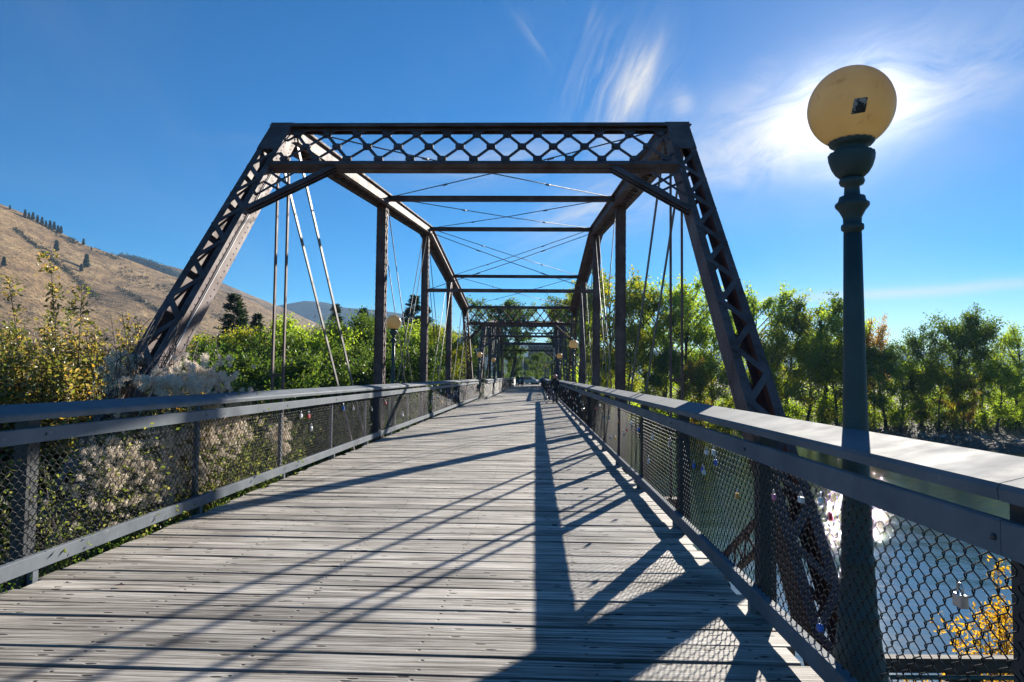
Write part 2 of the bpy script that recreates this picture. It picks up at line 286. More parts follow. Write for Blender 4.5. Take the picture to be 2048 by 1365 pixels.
# ------------------------------------------------------------------ mesh helpers
class MB:
    def __init__(s): s.v = []; s.f = []; s.sm = []
    def add(s, vs, fs, smooth=False):
        o = len(s.v); s.v += [tuple(p) for p in vs]; s.f += [tuple(i + o for i in f) for f in fs]; s.sm += [smooth] * len(fs); return s
    def bar(s, p0, p1, w, h, side=(1, 0, 0)):
        """box from p0 to p1, w wide along side, h across"""
        p0 = Vector(p0); p1 = Vector(p1); t = (p1 - p0).normalized(); a = Vector(side); a = (a - t * a.dot(t)).normalized(); c = t.cross(a)
        a = a * (w / 2); c = c * (h / 2)
        vs = [p + q for p in (p0, p1) for q in (-a - c, a - c, a + c, -a + c)]
        return s.add(vs, [(0, 3, 2, 1), (4, 5, 6, 7), (0, 1, 5, 4), (1, 2, 6, 5), (2, 3, 7, 6), (3, 0, 4, 7)])
    def tube(s, pts, r, n=6, cap=True):
        pts = [Vector(p) for p in pts]; rs = r if hasattr(r, '__len__') else [r] * len(pts); rings = []; vs = []; ref = None
        for i, p in enumerate(pts):
            t = (pts[min(i + 1, len(pts) - 1)] - pts[max(i - 1, 0)]).normalized()
            if ref is None: ref = t.orthogonal().normalized()
            ref = (ref - t * ref.dot(t)).normalized(); c = t.cross(ref)
            vs += [p + (ref * math.cos(2 * math.pi * k / n) + c * math.sin(2 * math.pi * k / n)) * rs[i] for k in range(n)]
        fs = [(i * n + k, i * n + (k + 1) % n, (i + 1) * n + (k + 1) % n, (i + 1) * n + k) for i in range(len(pts) - 1) for k in range(n)]
        if cap: fs += [tuple(range(n - 1, -1, -1)), tuple((len(pts) - 1) * n + k for k in range(n))]
        return s.add(vs, fs, n > 4)
    def lathe(s, prof, n=24, flute=0, c=(0, 0, 0)):
        vs = [(c[0] + r * (1 + flute * math.cos(k * math.pi)) * math.cos(2 * math.pi * k / n), c[1] + r * (1 + flute * math.cos(k * math.pi)) * math.sin(2 * math.pi * k / n), c[2] + z) for z, r in prof for k in range(n)]
        fs = [(i * n + k, i * n + (k + 1) % n, (i + 1) * n + (k + 1) % n, (i + 1) * n + k) for i in range(len(prof) - 1) for k in range(n)]
        fs += [tuple(range(n - 1, -1, -1)), tuple((len(prof) - 1) * n + k for k in range(n))]
        return s.add(vs, fs, True)
    def ball(s, c, r, n=10, m=6, sc=(1, 1, 1)):
        vs = [(c[0], c[1], c[2] - r * sc[2])]
        for i in range(1, m):
            a = -math.pi / 2 + math.pi * i / m
            vs += [(c[0] + r * sc[0] * math.cos(a) * math.cos(2 * math.pi * k / n), c[1] + r * sc[1] * math.cos(a) * math.sin(2 * math.pi * k / n), c[2] + r * sc[2] * math.sin(a)) for k in range(n)]
        vs.append((c[0], c[1], c[2] + r * sc[2])); T = len(vs) - 1
        fs = [(0, 1 + (k + 1) % n, 1 + k) for k in range(n)]
        fs += [(1 + i * n + k, 1 + i * n + (k + 1) % n, 1 + (i + 1) * n + (k + 1) % n, 1 + (i + 1) * n + k) for i in range(m - 2) for k in range(n)]
        fs += [(1 + (m - 2) * n + k, 1 + (m - 2) * n + (k + 1) % n, T) for k in range(n)]
        return s.add(vs, fs, True)
    def box(s, x0, x1, y0, y1, z0, z1):
        return s.bar(((x0 + x1) / 2, y0, (z0 + z1) / 2), ((x0 + x1) / 2, y1, (z0 + z1) / 2), x1 - x0, z1 - z0)
    def extrude(s, prof, y0, y1):
        """profile in x,z swept along y"""
        n = len(prof); vs = [(x, y0, z) for x, z in prof] + [(x, y1, z) for x, z in prof]
        return s.add(vs, [tuple(range(n - 1, -1, -1)), tuple(range(n, 2 * n))] + [(i, (i + 1) % n, n + (i + 1) % n, n + i) for i in range(n)])
    def mesh(s, name, m):
        me = bpy.data.meshes.new(name); me.from_pydata(s.v, [], s.f); me.polygons.foreach_set('use_smooth', s.sm); me.materials.append(m); me.update(); return me
    def obj(s, name, m, parent=None, **kw): return link(name, s.mesh(name, m), parent, **kw)
def link(name, me, parent=None, loc=None, kind=None, label=None, cat=None, group=None, mw=None):
    o = bpy.data.objects.new(name, me); COL.objects.link(o)
    if parent is not None: o.parent = parent
    if loc is not None: o.location = loc
    if mw is not None: o.matrix_local = mw
    if kind: o['kind'] = kind
    if label: o['label'] = label
    if cat: o['category'] = cat
    if group: o['group'] = group
    return o
def thing(name, label, cat, loc=(0, 0, 0), rz=0, group=None):
    o = link(name, None, None, loc, None, label, cat, group); o.rotation_euler = (0, 0, rz); return o
def numesh(name, V, Fq, m, smooth=False):
    """numpy mesh; Fq is an (n,k) index array"""
    V = np.asarray(V, np.float32); Fq = np.asarray(Fq, np.int32); k = Fq.shape[1]
    me = bpy.data.meshes.new(name); me.vertices.add(len(V)); me.vertices.foreach_set('co', V.ravel())
    me.loops.add(Fq.size); me.loops.foreach_set('vertex_index', Fq.ravel())
    me.polygons.add(len(Fq)); me.polygons.foreach_set('loop_start', np.arange(0, Fq.size, k, dtype=np.int32)); me.polygons.foreach_set('loop_total', np.full(len(Fq), k, np.int32))
    me.polygons.foreach_set('use_smooth', np.full(len(Fq), smooth)); me.materials.append(m); me.update(calc_edges=True); return me
def leafmesh(name, P, size, m, aspect=.55, up=.3, fold=0., dirs=None, seed=1):
    """one diamond leaf per point, random lie"""
    r = np.random.default_rng(seed); P = np.asarray(P, np.float64); n = len(P)
    d = r.normal(size=(n, 3)) if dirs is None else np.asarray(dirs) + r.normal(size=(n, 3)) * .5
    d[:, 2] += up; d /= np.linalg.norm(d, axis=1)[:, None]
    a = np.cross(d, r.normal(size=(n, 3))); a /= np.linalg.norm(a, axis=1)[:, None]; nn = np.cross(d, a)
    sz = np.asarray(size) * r.uniform(.65, 1.35, n); d *= sz[:, None]; a *= (sz * aspect * .5)[:, None]; nn *= (sz * fold)[:, None]
    V = np.empty((n, 4, 3)); V[:, 0] = P; V[:, 1] = P + d * .45 + a + nn; V[:, 2] = P + d; V[:, 3] = P + d * .45 - a + nn
    i = np.arange(n)[:, None] * 4
    if fold: Fq = np.concatenate([i + [0, 1, 2], i + [0, 2, 3]])
    else: Fq = i + [0, 1, 2, 3]
    return numesh(name, V.reshape(-1, 3), Fq, m)

# ------------------------------------------------------------------ setting: ground, river, hills
def sst(a, b_, x): t = np.clip((x - a) / (b_ - a), 0, 1); return t * t * (3 - 2 * t)
WATER = -6.0
def gh(x, y):
    x = np.asarray(x, float); y = np.asarray(y, float)
    lm = sst(-1, -6, x)                                       # left of the bridge the near bank runs further out
    near = -1.55 - 1.4 * lm - 6.6 * sst(5.4 + 4 * lm, 11.5 + 11 * lm, y) + 1.4 * lm * sst(5.4 + 4 * lm, 11.5 + 11 * lm, y)
    yf = np.interp(x, [-400, -60, -14, -3, 38, 46, 52, 120, 600], [30, 40, 48, 92, 102, 84, 71, 60, 34])
    far = -8.2 + 3.0 * sst(-2, 7, y - yf) + 2.4 * sst(8, 30, y - yf) + 2.3 * sst(18, 60, y - yf)
    mound = sst(104, 114, y) * sst(14, 6, np.abs(x + 1)); far = far * (1 - mound) + (-.06) * mound
    k = sst(24, 30, y); h = near * (1 - k) + far * k
    return h + .12 * np.sin(x * .9) * np.cos(y * .7) * (1 - mound) * (np.abs(x + 1) > 4.5)
def axis(lo, hi, step, far, n):
    a = list(np.arange(lo, hi + .01, step)); g_ = np.geomspace(step, far, n)
    return np.array([lo - v for v in np.cumsum(g_)[::-1]] + a + [hi + v for v in np.cumsum(g_)])
xs = axis(-60, 110, 2.0, 900, 18); ys = axis(-12, 150, 1.5, 900, 18); ys = ys[ys > -900]
X, Y = np.meshgrid(xs, ys); Z = gh(X, Y)
def gridfaces(ny, nx):
    i = (np.arange(ny - 1)[:, None] * nx + np.arange(nx - 1)).ravel()[:, None]; return i + [0, 1, nx + 1, nx]
link('ground', numesh('ground', np.stack([X, Y, Z], -1).reshape(-1, 3), gridfaces(len(ys), len(xs)), M['ground'], True), kind='structure')
wy = np.concatenate([np.arange(3, 40, .25), np.arange(40, 112, 1.)]); wx = np.concatenate([np.arange(-300, -20, 10.), np.arange(-20, 40, .5), np.arange(40, 500, 8.)])
WX, WY = np.meshgrid(wx, wy)
WZ = WATER + .005 * np.sin(WX * .7 + WY * 1.3 + np.sin(WY * .5)) + .005 * np.sin(WX * -.5 + WY * 2.1 + 1.2 * np.sin(WX * .33)) + .003 * np.sin(WX * 1.7 + WY * .6)
link('river', numesh('river', np.stack([WX, WY, WZ], -1).reshape(-1, 3), gridfaces(len(wy), len(wx)), M['water'], True), kind='structure')
MB().box(-4.2, 2.4, 111.5, 190, -.25, 0.01).obj('path', M['asphalt'], kind='structure')

class Hill:
    """a ridge with real slopes: control points of the ridge, the foot of the slope nearer by"""
    def __init__(s, pts, foot, rough, seed):
        s.px = [p[0] for p in pts]; s.py = [p[1] for p in pts]; s.dep = [p[2] for p in pts]; s.foot = foot; s.rough = rough; r = np.random.default_rng(seed)
        s.ph = r.uniform(0, 6.28, (8, 2)); s.fr = r.uniform(.6, 3.0, (8, 2))
    def P(s, c, t):
        """c: along the ridge, t: 0 ridge .. 1 foot, negative behind"""
        R = at(c, np.interp(c, s.px, s.py), np.interp(c, s.px, s.dep)); d = np.interp(c, s.px, s.dep); Fp = at(c, 752, d * s.foot); Fp.z = -3.5
        if t >= 0:
            q = R.lerp(Fp, t); q.z = R.z + (Fp.z - R.z) * (t ** .92 if t > 0 else 0)
        else:
            q = R + (R - Fp) * (-t); q.z = R.z - (R.z - Fp.z) * (t * t * 1.2)
        env = min(1, max(0, (t + .0) * 6)) if t >= 0 else min(1, -t * 6)
        k = sum(math.sin(c * .011 * s.fr[i, 0] + s.ph[i, 0] + t * 2.5 * s.fr[i, 1]) * math.cos(t * 5 * s.fr[i, 1] + s.ph[i, 1]) / (1 + i * .4) for i in range(8))
        q.z += k * s.rough * (R.z + 5) * env * (1 - max(0, t)) ** .4 * .25
        return q
    def at_pixel(s, px, py):
        lo, hi = 0., 1.
        c = px
        for _ in range(24):
            t = (lo + hi) / 2; q = s.P(c, t); l = RT.transposed() @ (q - CAMPOS); y = 682.5 + F * l.y / l.z * 1.0
            y = 682.5 - F * l.y / -l.z
            if y < py: lo = t
            else: hi = t
        return q
    def build(s, name, m, nc=150, nt=44):
        cs = np.linspace(s.px[0], s.px[-1], nc); ts = np.concatenate([np.linspace(-.9, 0, 12)[:-1], np.linspace(0, 1, nt)])
        V = [tuple(s.P(c, t)) for t in ts for c in cs]
        return link(name, numesh(name, V, gridfaces(len(ts), nc), m, True), kind='structure')
hill = Hill([(-900, 250, 620), (-500, 300, 640), (-200, 330, 680), (0, 408, 740), (60, 432, 770), (100, 455, 790), (170, 490, 820), (250, 517, 850), (330, 548, 880), (400, 568, 910), (480, 592, 950), (560, 630, 1000), (640, 662, 1050), (700, 690, 1080), (800, 725, 1120), (900, 760, 1150)], .5, .10, 3)
hill.build('grass_hill', M['hill'], 200, 60)
hill2 = Hill([(-100, 520, 1500), (100, 500, 1500), (200, 505, 1500), (290, 522, 1500), (350, 535, 1500), (420, 556, 1520), (500, 590, 1560), (580, 622, 1600), (660, 660, 1650), (760, 720, 1700)], .72, .05, 5)
hill2.build('back_hill', M['hill'], 80, 24)
far1 = Hill([(300, 680, 3000), (420, 650, 3000), (500, 625, 3000), (560, 611, 3000), (610, 602, 3000), (650, 605, 3000), (690, 616, 3000), (750, 620, 3000), (800, 627, 3000), (850, 640, 3000), (900, 660, 3000), (960, 682, 3050), (1040, 690, 3100), (1120, 695, 3100), (1220, 700, 3100), (1400, 704, 3100), (1560, 700, 3100), (1700, 698, 3100), (1780, 703, 3100), (1900, 705, 3100), (2100, 700, 3100), (2400, 690, 3000), (2800, 690, 2900)], .75, .05, 9)
far1.build('far_hills', M['farhill'], 220, 16)
HZTOP = 420
hz = MB().box(-4300, 4300, -1000, 4600, -10.5, HZTOP).obj('haze', bpy.data.materials.new('air_haze'), kind='stuff')
hm = hz.data.materials[0]; hm.use_nodes = True; hm.node_tree.nodes.clear(); q_ = G(hm.node_tree)
pv = q_.new('ShaderNodeVolumePrincipled'); pv.inputs['Density'].default_value = 1.0e-4; pv.inputs['Color'].default_value = (.42, .66, 1.0, 1); pv.inputs['Anisotropy'].default_value = .2
q_.L.new(pv.outputs[0], q_.new('ShaderNodeOutputMaterial').inputs['Volume'])

# ------------------------------------------------------------------ deck
XL, XR = -3.92, 1.60
deck = thing('bridge_deck', None, None); deck['kind'] = 'structure'; del_keys = [k for k in ('label', 'category') if k in deck]
for k in del_keys: del deck[k]
PW, PITCH = .2465, .25
pm = []
for k in range(14):
    m_ = MB(); L = (XR - XL) / 2; n = 5; r = random.Random(k)
    e0, e1 = -L + r.uniform(-.03, .05), L + r.uniform(-.05, .03); xs_ = [e0 + (e1 - e0) * i / n for i in range(n + 1)]; vs = []
    for x in xs_:
        j = r.uniform(-.006, .006); kz = r.uniform(-.004, .004)
        vs += [(x, -PW / 2 + j, -.075), (x, -PW / 2 + j, -.012), (x, -PW / 2 + j + .008, kz), (x, PW / 2 + j - .008, kz + r.uniform(-.003, .003)), (x, PW / 2 + j, -.012), (x, PW / 2 + j, -.075)]
    fs = [(i * 6 + a, i * 6 + (a + 1) % 6, i * 6 + 6 + (a + 1) % 6, i * 6 + 6 + a) for i in range(n) for a in range(6)]
    fs += [(5, 4, 3, 2, 1, 0), tuple(n * 6 + a for a in range(6))]
    pm.append(m_.add(vs, fs).mesh('plank', M['wood']))
y = -2.2; i = 0; JOG = 47.0
while i < 300:
    gap = random.uniform(.001, .005) if i % 3 else random.uniform(.008, .018)
    narrow = y > JOG + 8
    sc = .78 if narrow else 1
    o = link('plank', pm[random.randrange(14)], deck, ((XL + XR) / 2 + (.05 if narrow else 0) , y + gap, random.uniform(-.005, .002)))
    o.rotation_euler = (0, random.uniform(-.0012, .0012), random.uniform(-.0012, .0012) + math.pi * random.randrange(2)); o.scale = (sc, 1, 1)
    y += PITCH + gap; i += 1
YDE = y
rest = MB()
while y < 112: rest.box(-3.45 + random.uniform(-.04, .04), 1.05, y, y + .24, -.075, random.uniform(-.004, 0)); y += .25
rest.obj('far_planking', M['wood'], deck, kind='stuff')
for x in (-3.7, -2.7, -1.7, -.7, .3, 1.36): MB().box(x - .09, x + .09, -2.3, 57, -.48, -.085).obj('stringer', M['timber'], deck)
for x in (-3.2, -1.2, .8): MB().box(x - .09, x + .09, 57, 112, -.48, -.085).obj('stringer', M['timber'], deck)

# ------------------------------------------------------------------ railings
BAY = 2.67
def chain_mesh(h0=.2, h1=1.075, L=BAY, p=.0435, r=.0034):
    V = []; Fq = []; nz = int(round((h1 - h0) / p)); o = 0; nw = int(L / p)
    zz = h0 + np.arange(nz + 1) * (h1 - h0) / nz
    for i in range(nw):
        ph = i % 2
        # each wire bulges sideways and hooks its neighbour at every turn
        pts = []
        for k in range(nz + 1):
            s = 1 if ((k + ph) % 2 == 0) else -1
            yy = (i + .5) * p + s * p * .58; xx = r * 1.3 * s
            pts.append((xx * .6, yy, zz[k] - .2 * p)); pts.append((-xx * .6, yy, zz[k] + .2 * p))
        A = np.array(pts); T = np.gradient(A, axis=0); T /= np.linalg.norm(T, axis=1)[:, None]
        s1 = np.cross(T, [1, 0, 0]); s1 /= np.linalg.norm(s1, axis=1)[:, None]; s2 = np.cross(T, s1)
        ring = np.stack([A + r * (s1 * math.cos(q) + s2 * math.sin(q)) for q in (0, 2.094, 4.189)], 1)
        n = len(A); V.append(ring.reshape(-1, 3)); b_ = np.arange(n - 1)[:, None] * 3 + o
        for k in range(3): Fq.append(b_ + [k, (k + 1) % 3, 3 + (k + 1) % 3, 3 + k])
        o += n * 3
    return numesh('chain_link', np.concatenate(V), np.concatenate(Fq), M['wire'], True)
CM = chain_mesh()
BOLT = {k: MB().tube([(0, 0, 0), (-k * .009, 0, 0)], .011, 8).mesh('bolt', M['post']) for k in (1, -1)}
def railing(label, x, side, posts, y0, y1):
    """side +1: outside is to the right"""
    root = thing('bridge_railing', label, 'railing', (x, 0, 0), 0, 'railings along the bridge deck'); s = side
    def prof(m, pr, a, b_): m.extrude([(s * p, z) for p, z in (pr if s > 0 else pr[::-1])], a, b_)
    seg = 0; yy = y0
    cuts = [y0] + [p for p in posts if y0 + 1 < p < y1 - 1][1::2] + [y1]
    for a, b_ in zip(cuts, cuts[1:]):
        m_ = MB(); prof(m_, [(-.015, 1.262), (.225, 1.325), (.235, 1.365), (.225, 1.378), (-.01, 1.318), (-.02, 1.30)], a + .003, b_ - .003); m_.obj('cap_rail', M['rail'], root)
        m_ = MB(); prof(m_, [(-.012, 1.085), (.028, 1.085), (.028, 1.195), (.022, 1.20), (-.006, 1.20), (-.012, 1.194)], a + .002, b_ - .002); m_.obj('mid_rail', M['rail'], root)
        m_ = MB(); prof(m_, [(-.012, .085), (.05, .085), (.05, .195), (.044, .2), (-.006, .2), (-.012, .194)], a + .002, b_ - .002); m_.obj('bottom_rail', M['rail'], root)
    pmesh = None; fmesh = None; slim = MB().box(-.11, -.062, -.03, .03, -.55, 1.27).mesh('post', M['rail'])
    for p in posts:
        if y0 - .1 <= p <= y1 + .1:
            if pmesh is None:
                pmesh = MB().box(s * .062 if s > 0 else -.172, .172 if s > 0 else -.062, -.065, .065, -.55, 1.27).mesh('post', M['post'])
                fmesh = MB().box(min(0, s * .05), max(0, s * .05), -.03, .03, -.06, .083).mesh('bracket', M['rail'])
            o = link('post', pmesh if (s > 0 or p < 6) else slim, root, (0, p, 0)); link('foot', fmesh, o); link('bolt', BOLT[s], root, (-s * .012, p + .03, 1.14))
    for p in [posts[0] - BAY] + list(posts):
        if p >= y0 - BAY and p < y1 - .3: link('chain_link', CM, root, (s * .032, p, 0))
    return root
RP = [2.29 + 2.67 * k - 2.67 * 2 for k in range(0, 19)]; LP = [5.33 + 2.67 * k - 2.67 * 3 for k in range(0, 19)]
railing('near right-hand bridge railing with a broad grey cap, passing the nearest lamp post', 1.52, 1, RP, -2.4, JOG)
railing('near left-hand bridge railing with a broad grey cap, overgrown by fluffy clematis', -3.92, -1, LP, -2.4, JOG)
railing('far right-hand bridge railing set further in, just behind the cyclist', .9, 1, [JOG + 2.67 * k for k in range(25)], JOG, 111.5)
railing('far left-hand bridge railing set further in, beyond the kink of the left side', -3.3, -1, [JOG + 2.67 * k for k in range(25)], JOG, 111.5)

# ------------------------------------------------------------------ truss spans
TX = (-5.15, 2.76); PAN = 8.9; ZL = -2.95; ZU = (6.52, 7.45, 8.35, 7.45, 6.52)
def lacing(m, p0, p1, w, nrm, bw, pitch, th=.012):
    """single lacing between two flange lines"""
    p0 = Vector(p0); p1 = Vector(p1); t = (p1 - p0); L = t.length; t.normalize(); s = t.cross(Vector(nrm)).normalized(); n = max(2, int(L / pitch))
    for i in range(n):
        a = p0 + t * (L * i / n) + s * (w / 2 * (1 if i % 2 else -1)); c = p0 + t * (L * (i + 1) / n) - s * (w / 2 * (1 if i % 2 else -1))
        m.bar(a + Vector(nrm) * (.004 * (i % 2)), c + Vector(nrm) * (.004 * (i % 2)), bw, th, t)
def frame(p0, p1, side=(1, 0, 0)):
    t = (Vector(p1) - Vector(p0)).normalized(); s = Vector(side); s = (s - t * s.dot(t)).normalized(); return t, s, t.cross(s)
def rivets(m, p0, p1, step, r, nrm):
    r *= 1.25
    p0 = Vector(p0); p1 = Vector(p1); n = int((p1 - p0).length / step); nrm = Vector(nrm).normalized(); a = nrm.orthogonal().normalized(); c = nrm.cross(a)
    for i in range(n + 1):
        p = p0.lerp(p1, i / max(1, n)); k = 5
        vs = [p + (a * math.cos(6.283 * j / k) + c * math.sin(6.283 * j / k)) * r for j in range(k)] + [p + nrm * r * .7]
        m.add(vs, [(j, (j + 1) % k, k) for j in range(k)], True)
LACE = {}
def span(y0, label, near):
    root = thing('truss_span', label, 'bridge truss', (0, y0, 0), 0, 'steel truss spans of the footbridge')
    Lp = lambda k, x: Vector((x, PAN * k, ZL)); Up = lambda k, x: Vector((x, PAN * k, ZU[k - 1]))
    S = M['steel']
    for x in TX:
        inn = 1 if x < 0 else -1
        # end posts: two channels, cover plate at the head, lacing bars front and back
        for a, c, d in ((Lp(0, x), Up(1, x), 1), (Lp(6, x), Up(5, x), -1)):
            t, s, n = frame(a, c); W_, D_ = .42, .36
            if n.y * d > 0: n = -n
            m_ = MB()
            for k in (-1, 1):
                e = s * k * (W_ / 2 - .008)
                m_.bar(a + e, c + e, .016, D_, s)
                for f in (-1, 1): m_.bar(a + s * k * (W_ / 2 - .055) + n * f * (D_ / 2 + .006), c + s * k * (W_ / 2 - .055) + n * f * (D_ / 2 + .006), .11, .012, s)
            ep = m_.obj('end_post', S, root)
            L = (c - a).length; m_ = MB(); m_.bar(c - t * 1.0 + n * (D_ / 2 + .019), c + t * .04 + n * (D_ / 2 + .019), W_ + .01, .014, s)
            m_.bar(c + t * .04 - n * .02, c + t * .06 - n * .02, W_ + .06, D_ + .10, s); m_.obj('cover_plate', S, ep)
            pitch = .47; cnt = int((L - 1.1) / pitch)
            if near and d > 0:
                dl = Vector((0, 0, 0)) + t * pitch + s * (W_ - .1); wd = W_ - .1
                for f in (1, -1):
                    for i in range(cnt):
                        k = 1 if i % 2 else -1; off = n * (f * (D_ / 2 + .018 + .004 * (i % 2)))
                        p = a + t * (pitch * i + .1) + s * (k * wd / 2) + off; q = a + t * (pitch * (i + 1) + .1) - s * (k * wd / 2) + off
                        if k not in LACE:
                            pass
                        key = (round(t.y, 3), k)
                        if key not in LACE: LACE[key] = MB().bar(-(q - p) * .56, (q - p) * .56, .085, .012, t).mesh('lacing_bar', S)
                        link('lacing_bar', LACE[key], ep, (p + q) / 2)
            else:
                m_ = MB()
                for f in (1, -1): lacing(m_, a + n * f * (D_ / 2 + .018), c - t * 1.0 + n * f * (D_ / 2 + .018), W_ - .1, n, .085, pitch)
                m_.obj('lacing', S, ep, kind='stuff')
            m_ = MB()
            for k in (-1, 1):
                e = s * k * (W_ / 2 - .055)
                rivets(m_, a + e + n * (D_ / 2 + .012), c + e + n * (D_ / 2 + .026), .185, .018, n)
                rivets(m_, a + s * k * W_ / 2 + n * (D_ / 2 - .07), c + s * k * W_ / 2 + n * (D_ / 2 - .07), .15, .016, s * k)
                rivets(m_, a + s * k * W_ / 2 - n * (D_ / 2 - .07), c + s * k * W_ / 2 - n * (D_ / 2 - .07), .15, .016, s * k)
                rivets(m_, a + s * k * (W_ / 2 - .016) + n * (D_ / 2 - .07), c + s * k * (W_ / 2 - .016) + n * (D_ / 2 - .07), .15, .016, -s * k)
            if near: m_.obj('rivets', S, ep, kind='stuff')
        # top chord
        for k in range(1, 5):
            a, c = Up(k, x), Up(k + 1, x); t, s, n = frame(a, c); n = n if n.z > 0 else -n; W_, D_ = .42, .34
            m_ = MB()
            for q in (-1, 1):
                m_.bar(a + s * q * W_ / 2, c + s * q * W_ / 2, .016, D_, s)
                m_.bar(a + s * q * (W_ / 2 - .05) - n * (D_ / 2 + .006), c + s * q * (W_ / 2 - .05) - n * (D_ / 2 + .006), .1, .012, s)
                m_.bar(a + s * q * (W_ / 2 + .05) - n * (D_ / 2 + .006), c + s * q * (W_ / 2 + .05) - n * (D_ / 2 + .006), .08, .012, s)
                m_.bar(a + s * q * (W_ / 2 + .05) + n * (D_ / 2 - .012), c + s * q * (W_ / 2 + .05) + n * (D_ / 2 - .012), .08, .012, s)
            m_.bar(a + n * (D_ / 2 + .007), c + n * (D_ / 2 + .007), W_ + .2, .014, s)
            tc_ = m_.obj('top_chord', S, root)
            m_ = MB(); lacing(m_, a - n * (D_ / 2 + .018), c - n * (D_ / 2 + .018), W_ - .08, -n, .07, .30); m_.obj('lacing', S, tc_, kind='stuff')
            m_ = MB()
            for zz in (-.12, .12): rivets(m_, a + s * inn * (W_ / 2 + .008) + n * zz, c + s * inn * (W_ / 2 + .008) + n * zz, .16, .02, s * inn)
            m_.obj('rivets', S, tc_, kind='stuff')
        # verticals
        for k in (2, 3, 4):
            a, c = Lp(k, x), Up(k, x) - Vector((0, 0, .17)); m_ = MB()
            for q in (-1, 1):
                m_.bar(a + Vector((0, q * .13, 0)), c + Vector((0, q * .13, 0)), .30, .014)
                for q2 in (-1, 1): m_.bar(a + Vector((q2 * .145, q * .155, 0)), c + Vector((q2 * .145, q * .155, 0)), .012, .06)
            vp_ = m_.obj('vertical_post', S, root)
            m_ = MB(); 
            for q2 in (-1, 1): lacing(m_, a + Vector((q2 * .152, 0, 0)), c + Vector((q2 * .152, 0, 0)), .26, (q2, 0, 0), .05, .22)
            m_.obj('lacing', S, vp_, kind='stuff')
            m_ = MB()
            for q2 in (-1, 1): rivets(m_, a + Vector((q2 * .153, -.162, 0)), c + Vector((q2 * .153, -.162, 0)), .22, .022, (q2, -.3, 0))
            m_.obj('rivets', S, vp_, kind='stuff')
        # hip verticals and main diagonals: pairs of flat eyebars
        for k, kk in ((1, 1), (5, 5)):
            for e in (-.11, .11):
                m_ = MB().bar(Lp(k, x) + Vector((e, 0, 0)), Up(k, x) + Vector((e, 0, -.1)), .035, .075); hb = m_.obj('hanger_bar', S, root)
            m_ = MB()
            for z in (.45, .75, 1.15, 1.6): m_.bar(Vector((x - .12, PAN * k, z)), Vector((x + .12, PAN * k, z)), .02, .05, (0, 1, 0))
            m_.obj('batten', S, hb, kind='stuff')
        for a, c in ((Up(1, x), Lp(2, x)), (Up(5, x), Lp(4, x))):
            for e in (-.2, .2): MB().bar(a + Vector((e, 0, 0)), c + Vector((e, 0, 0)), .03, .10).obj('diagonal_bar', M['rod'], root)
        for a, c, es in ((Up(2, x), Lp(3, x), (-.14, .14)), (Up(4, x), Lp(3, x), (-.14, .14)), (Lp(2, x), Up(3, x), (-.08, .08)), (Lp(4, x), Up(3, x), (-.08, .08))):
            for e in es:
                m_ = MB().tube([a + Vector((e, 0, 0)), c + Vector((e, 0, 0))], .017, 5); q = a.lerp(c, .62) + Vector((e, 0, 0)); d_ = (c - a).normalized(); m_.tube([q - d_ * .12, q + d_ * .12], .036, 5)
                m_.obj('tie_rod', M['rod'], root)
        for e in (-.16, .16): MB().bar(Lp(0, x) + Vector((e, 0, 0)), Lp(6, x) + Vector((e, 0, 0)), .03, .13).obj('lower_chord', S, root)
        # latticed collision struts from the first hanger foot up to the end post
        for a, c in ((Lp(1, x), Lp(0, x).lerp(Up(1, x), .34)), (Lp(5, x), Lp(6, x).lerp(Up(5, x), .34))):
            t, s, n = frame(a, c); m_ = MB()
            for q in (-1, 1): m_.bar(a + n * q * .16, c + n * q * .16, .09, .05, s)
            lacing(m_, a, c, .30, s, .05, .26); m_.obj('collision_strut', S, root)
    xa, xb = TX
    # portal frames, inclined with the end posts
    for k, d in ((1, 1), (5, -1)):
        A, B = Up(k, xa), Up(k, xb); sl_ = (Up(k, xa) - Lp(0 if d > 0 else 6, xa)).normalized(); nn = Vector((0, -d * sl_.z, d * sl_.y)).normalized()
        if nn.z < 0: nn = -nn
        off = nn * .12
        dpt = 1.55
        def pt(xx, v): return Vector((xx, A.y, A.z)) - sl_ * v + off
        m_ = MB()
        for v in (.04, dpt):
            for w_ in (0, 1):
                m_.bar(pt(xa + .18, v) + nn * (.0), pt(xb - .18, v), .014, .15, nn) if not w_ else m_.bar(pt(xa + .18, v + (-.05 if v < .1 else .05)), pt(xb - .18, v + (-.05 if v < .1 else .05)), .20, .014, nn)
            m_.bar(pt(xa + .18, v) + nn * .09, pt(xb - .18, v) + nn * .09, .12, .012, sl_)
            m_.bar(pt(xa + .18, v) - nn * .09, pt(xb - .18, v) - nn * .09, .12, .012, sl_)
        pf = m_.obj('portal_frame', S, root)
        xl, xh = xa + .22, xb - .22; p_ = (xh - xl) / 12.5; v0, v1 = .06, dpt - .05
        bars = MB() if not near or d < 0 else None; plates = MB() if bars is not None else None
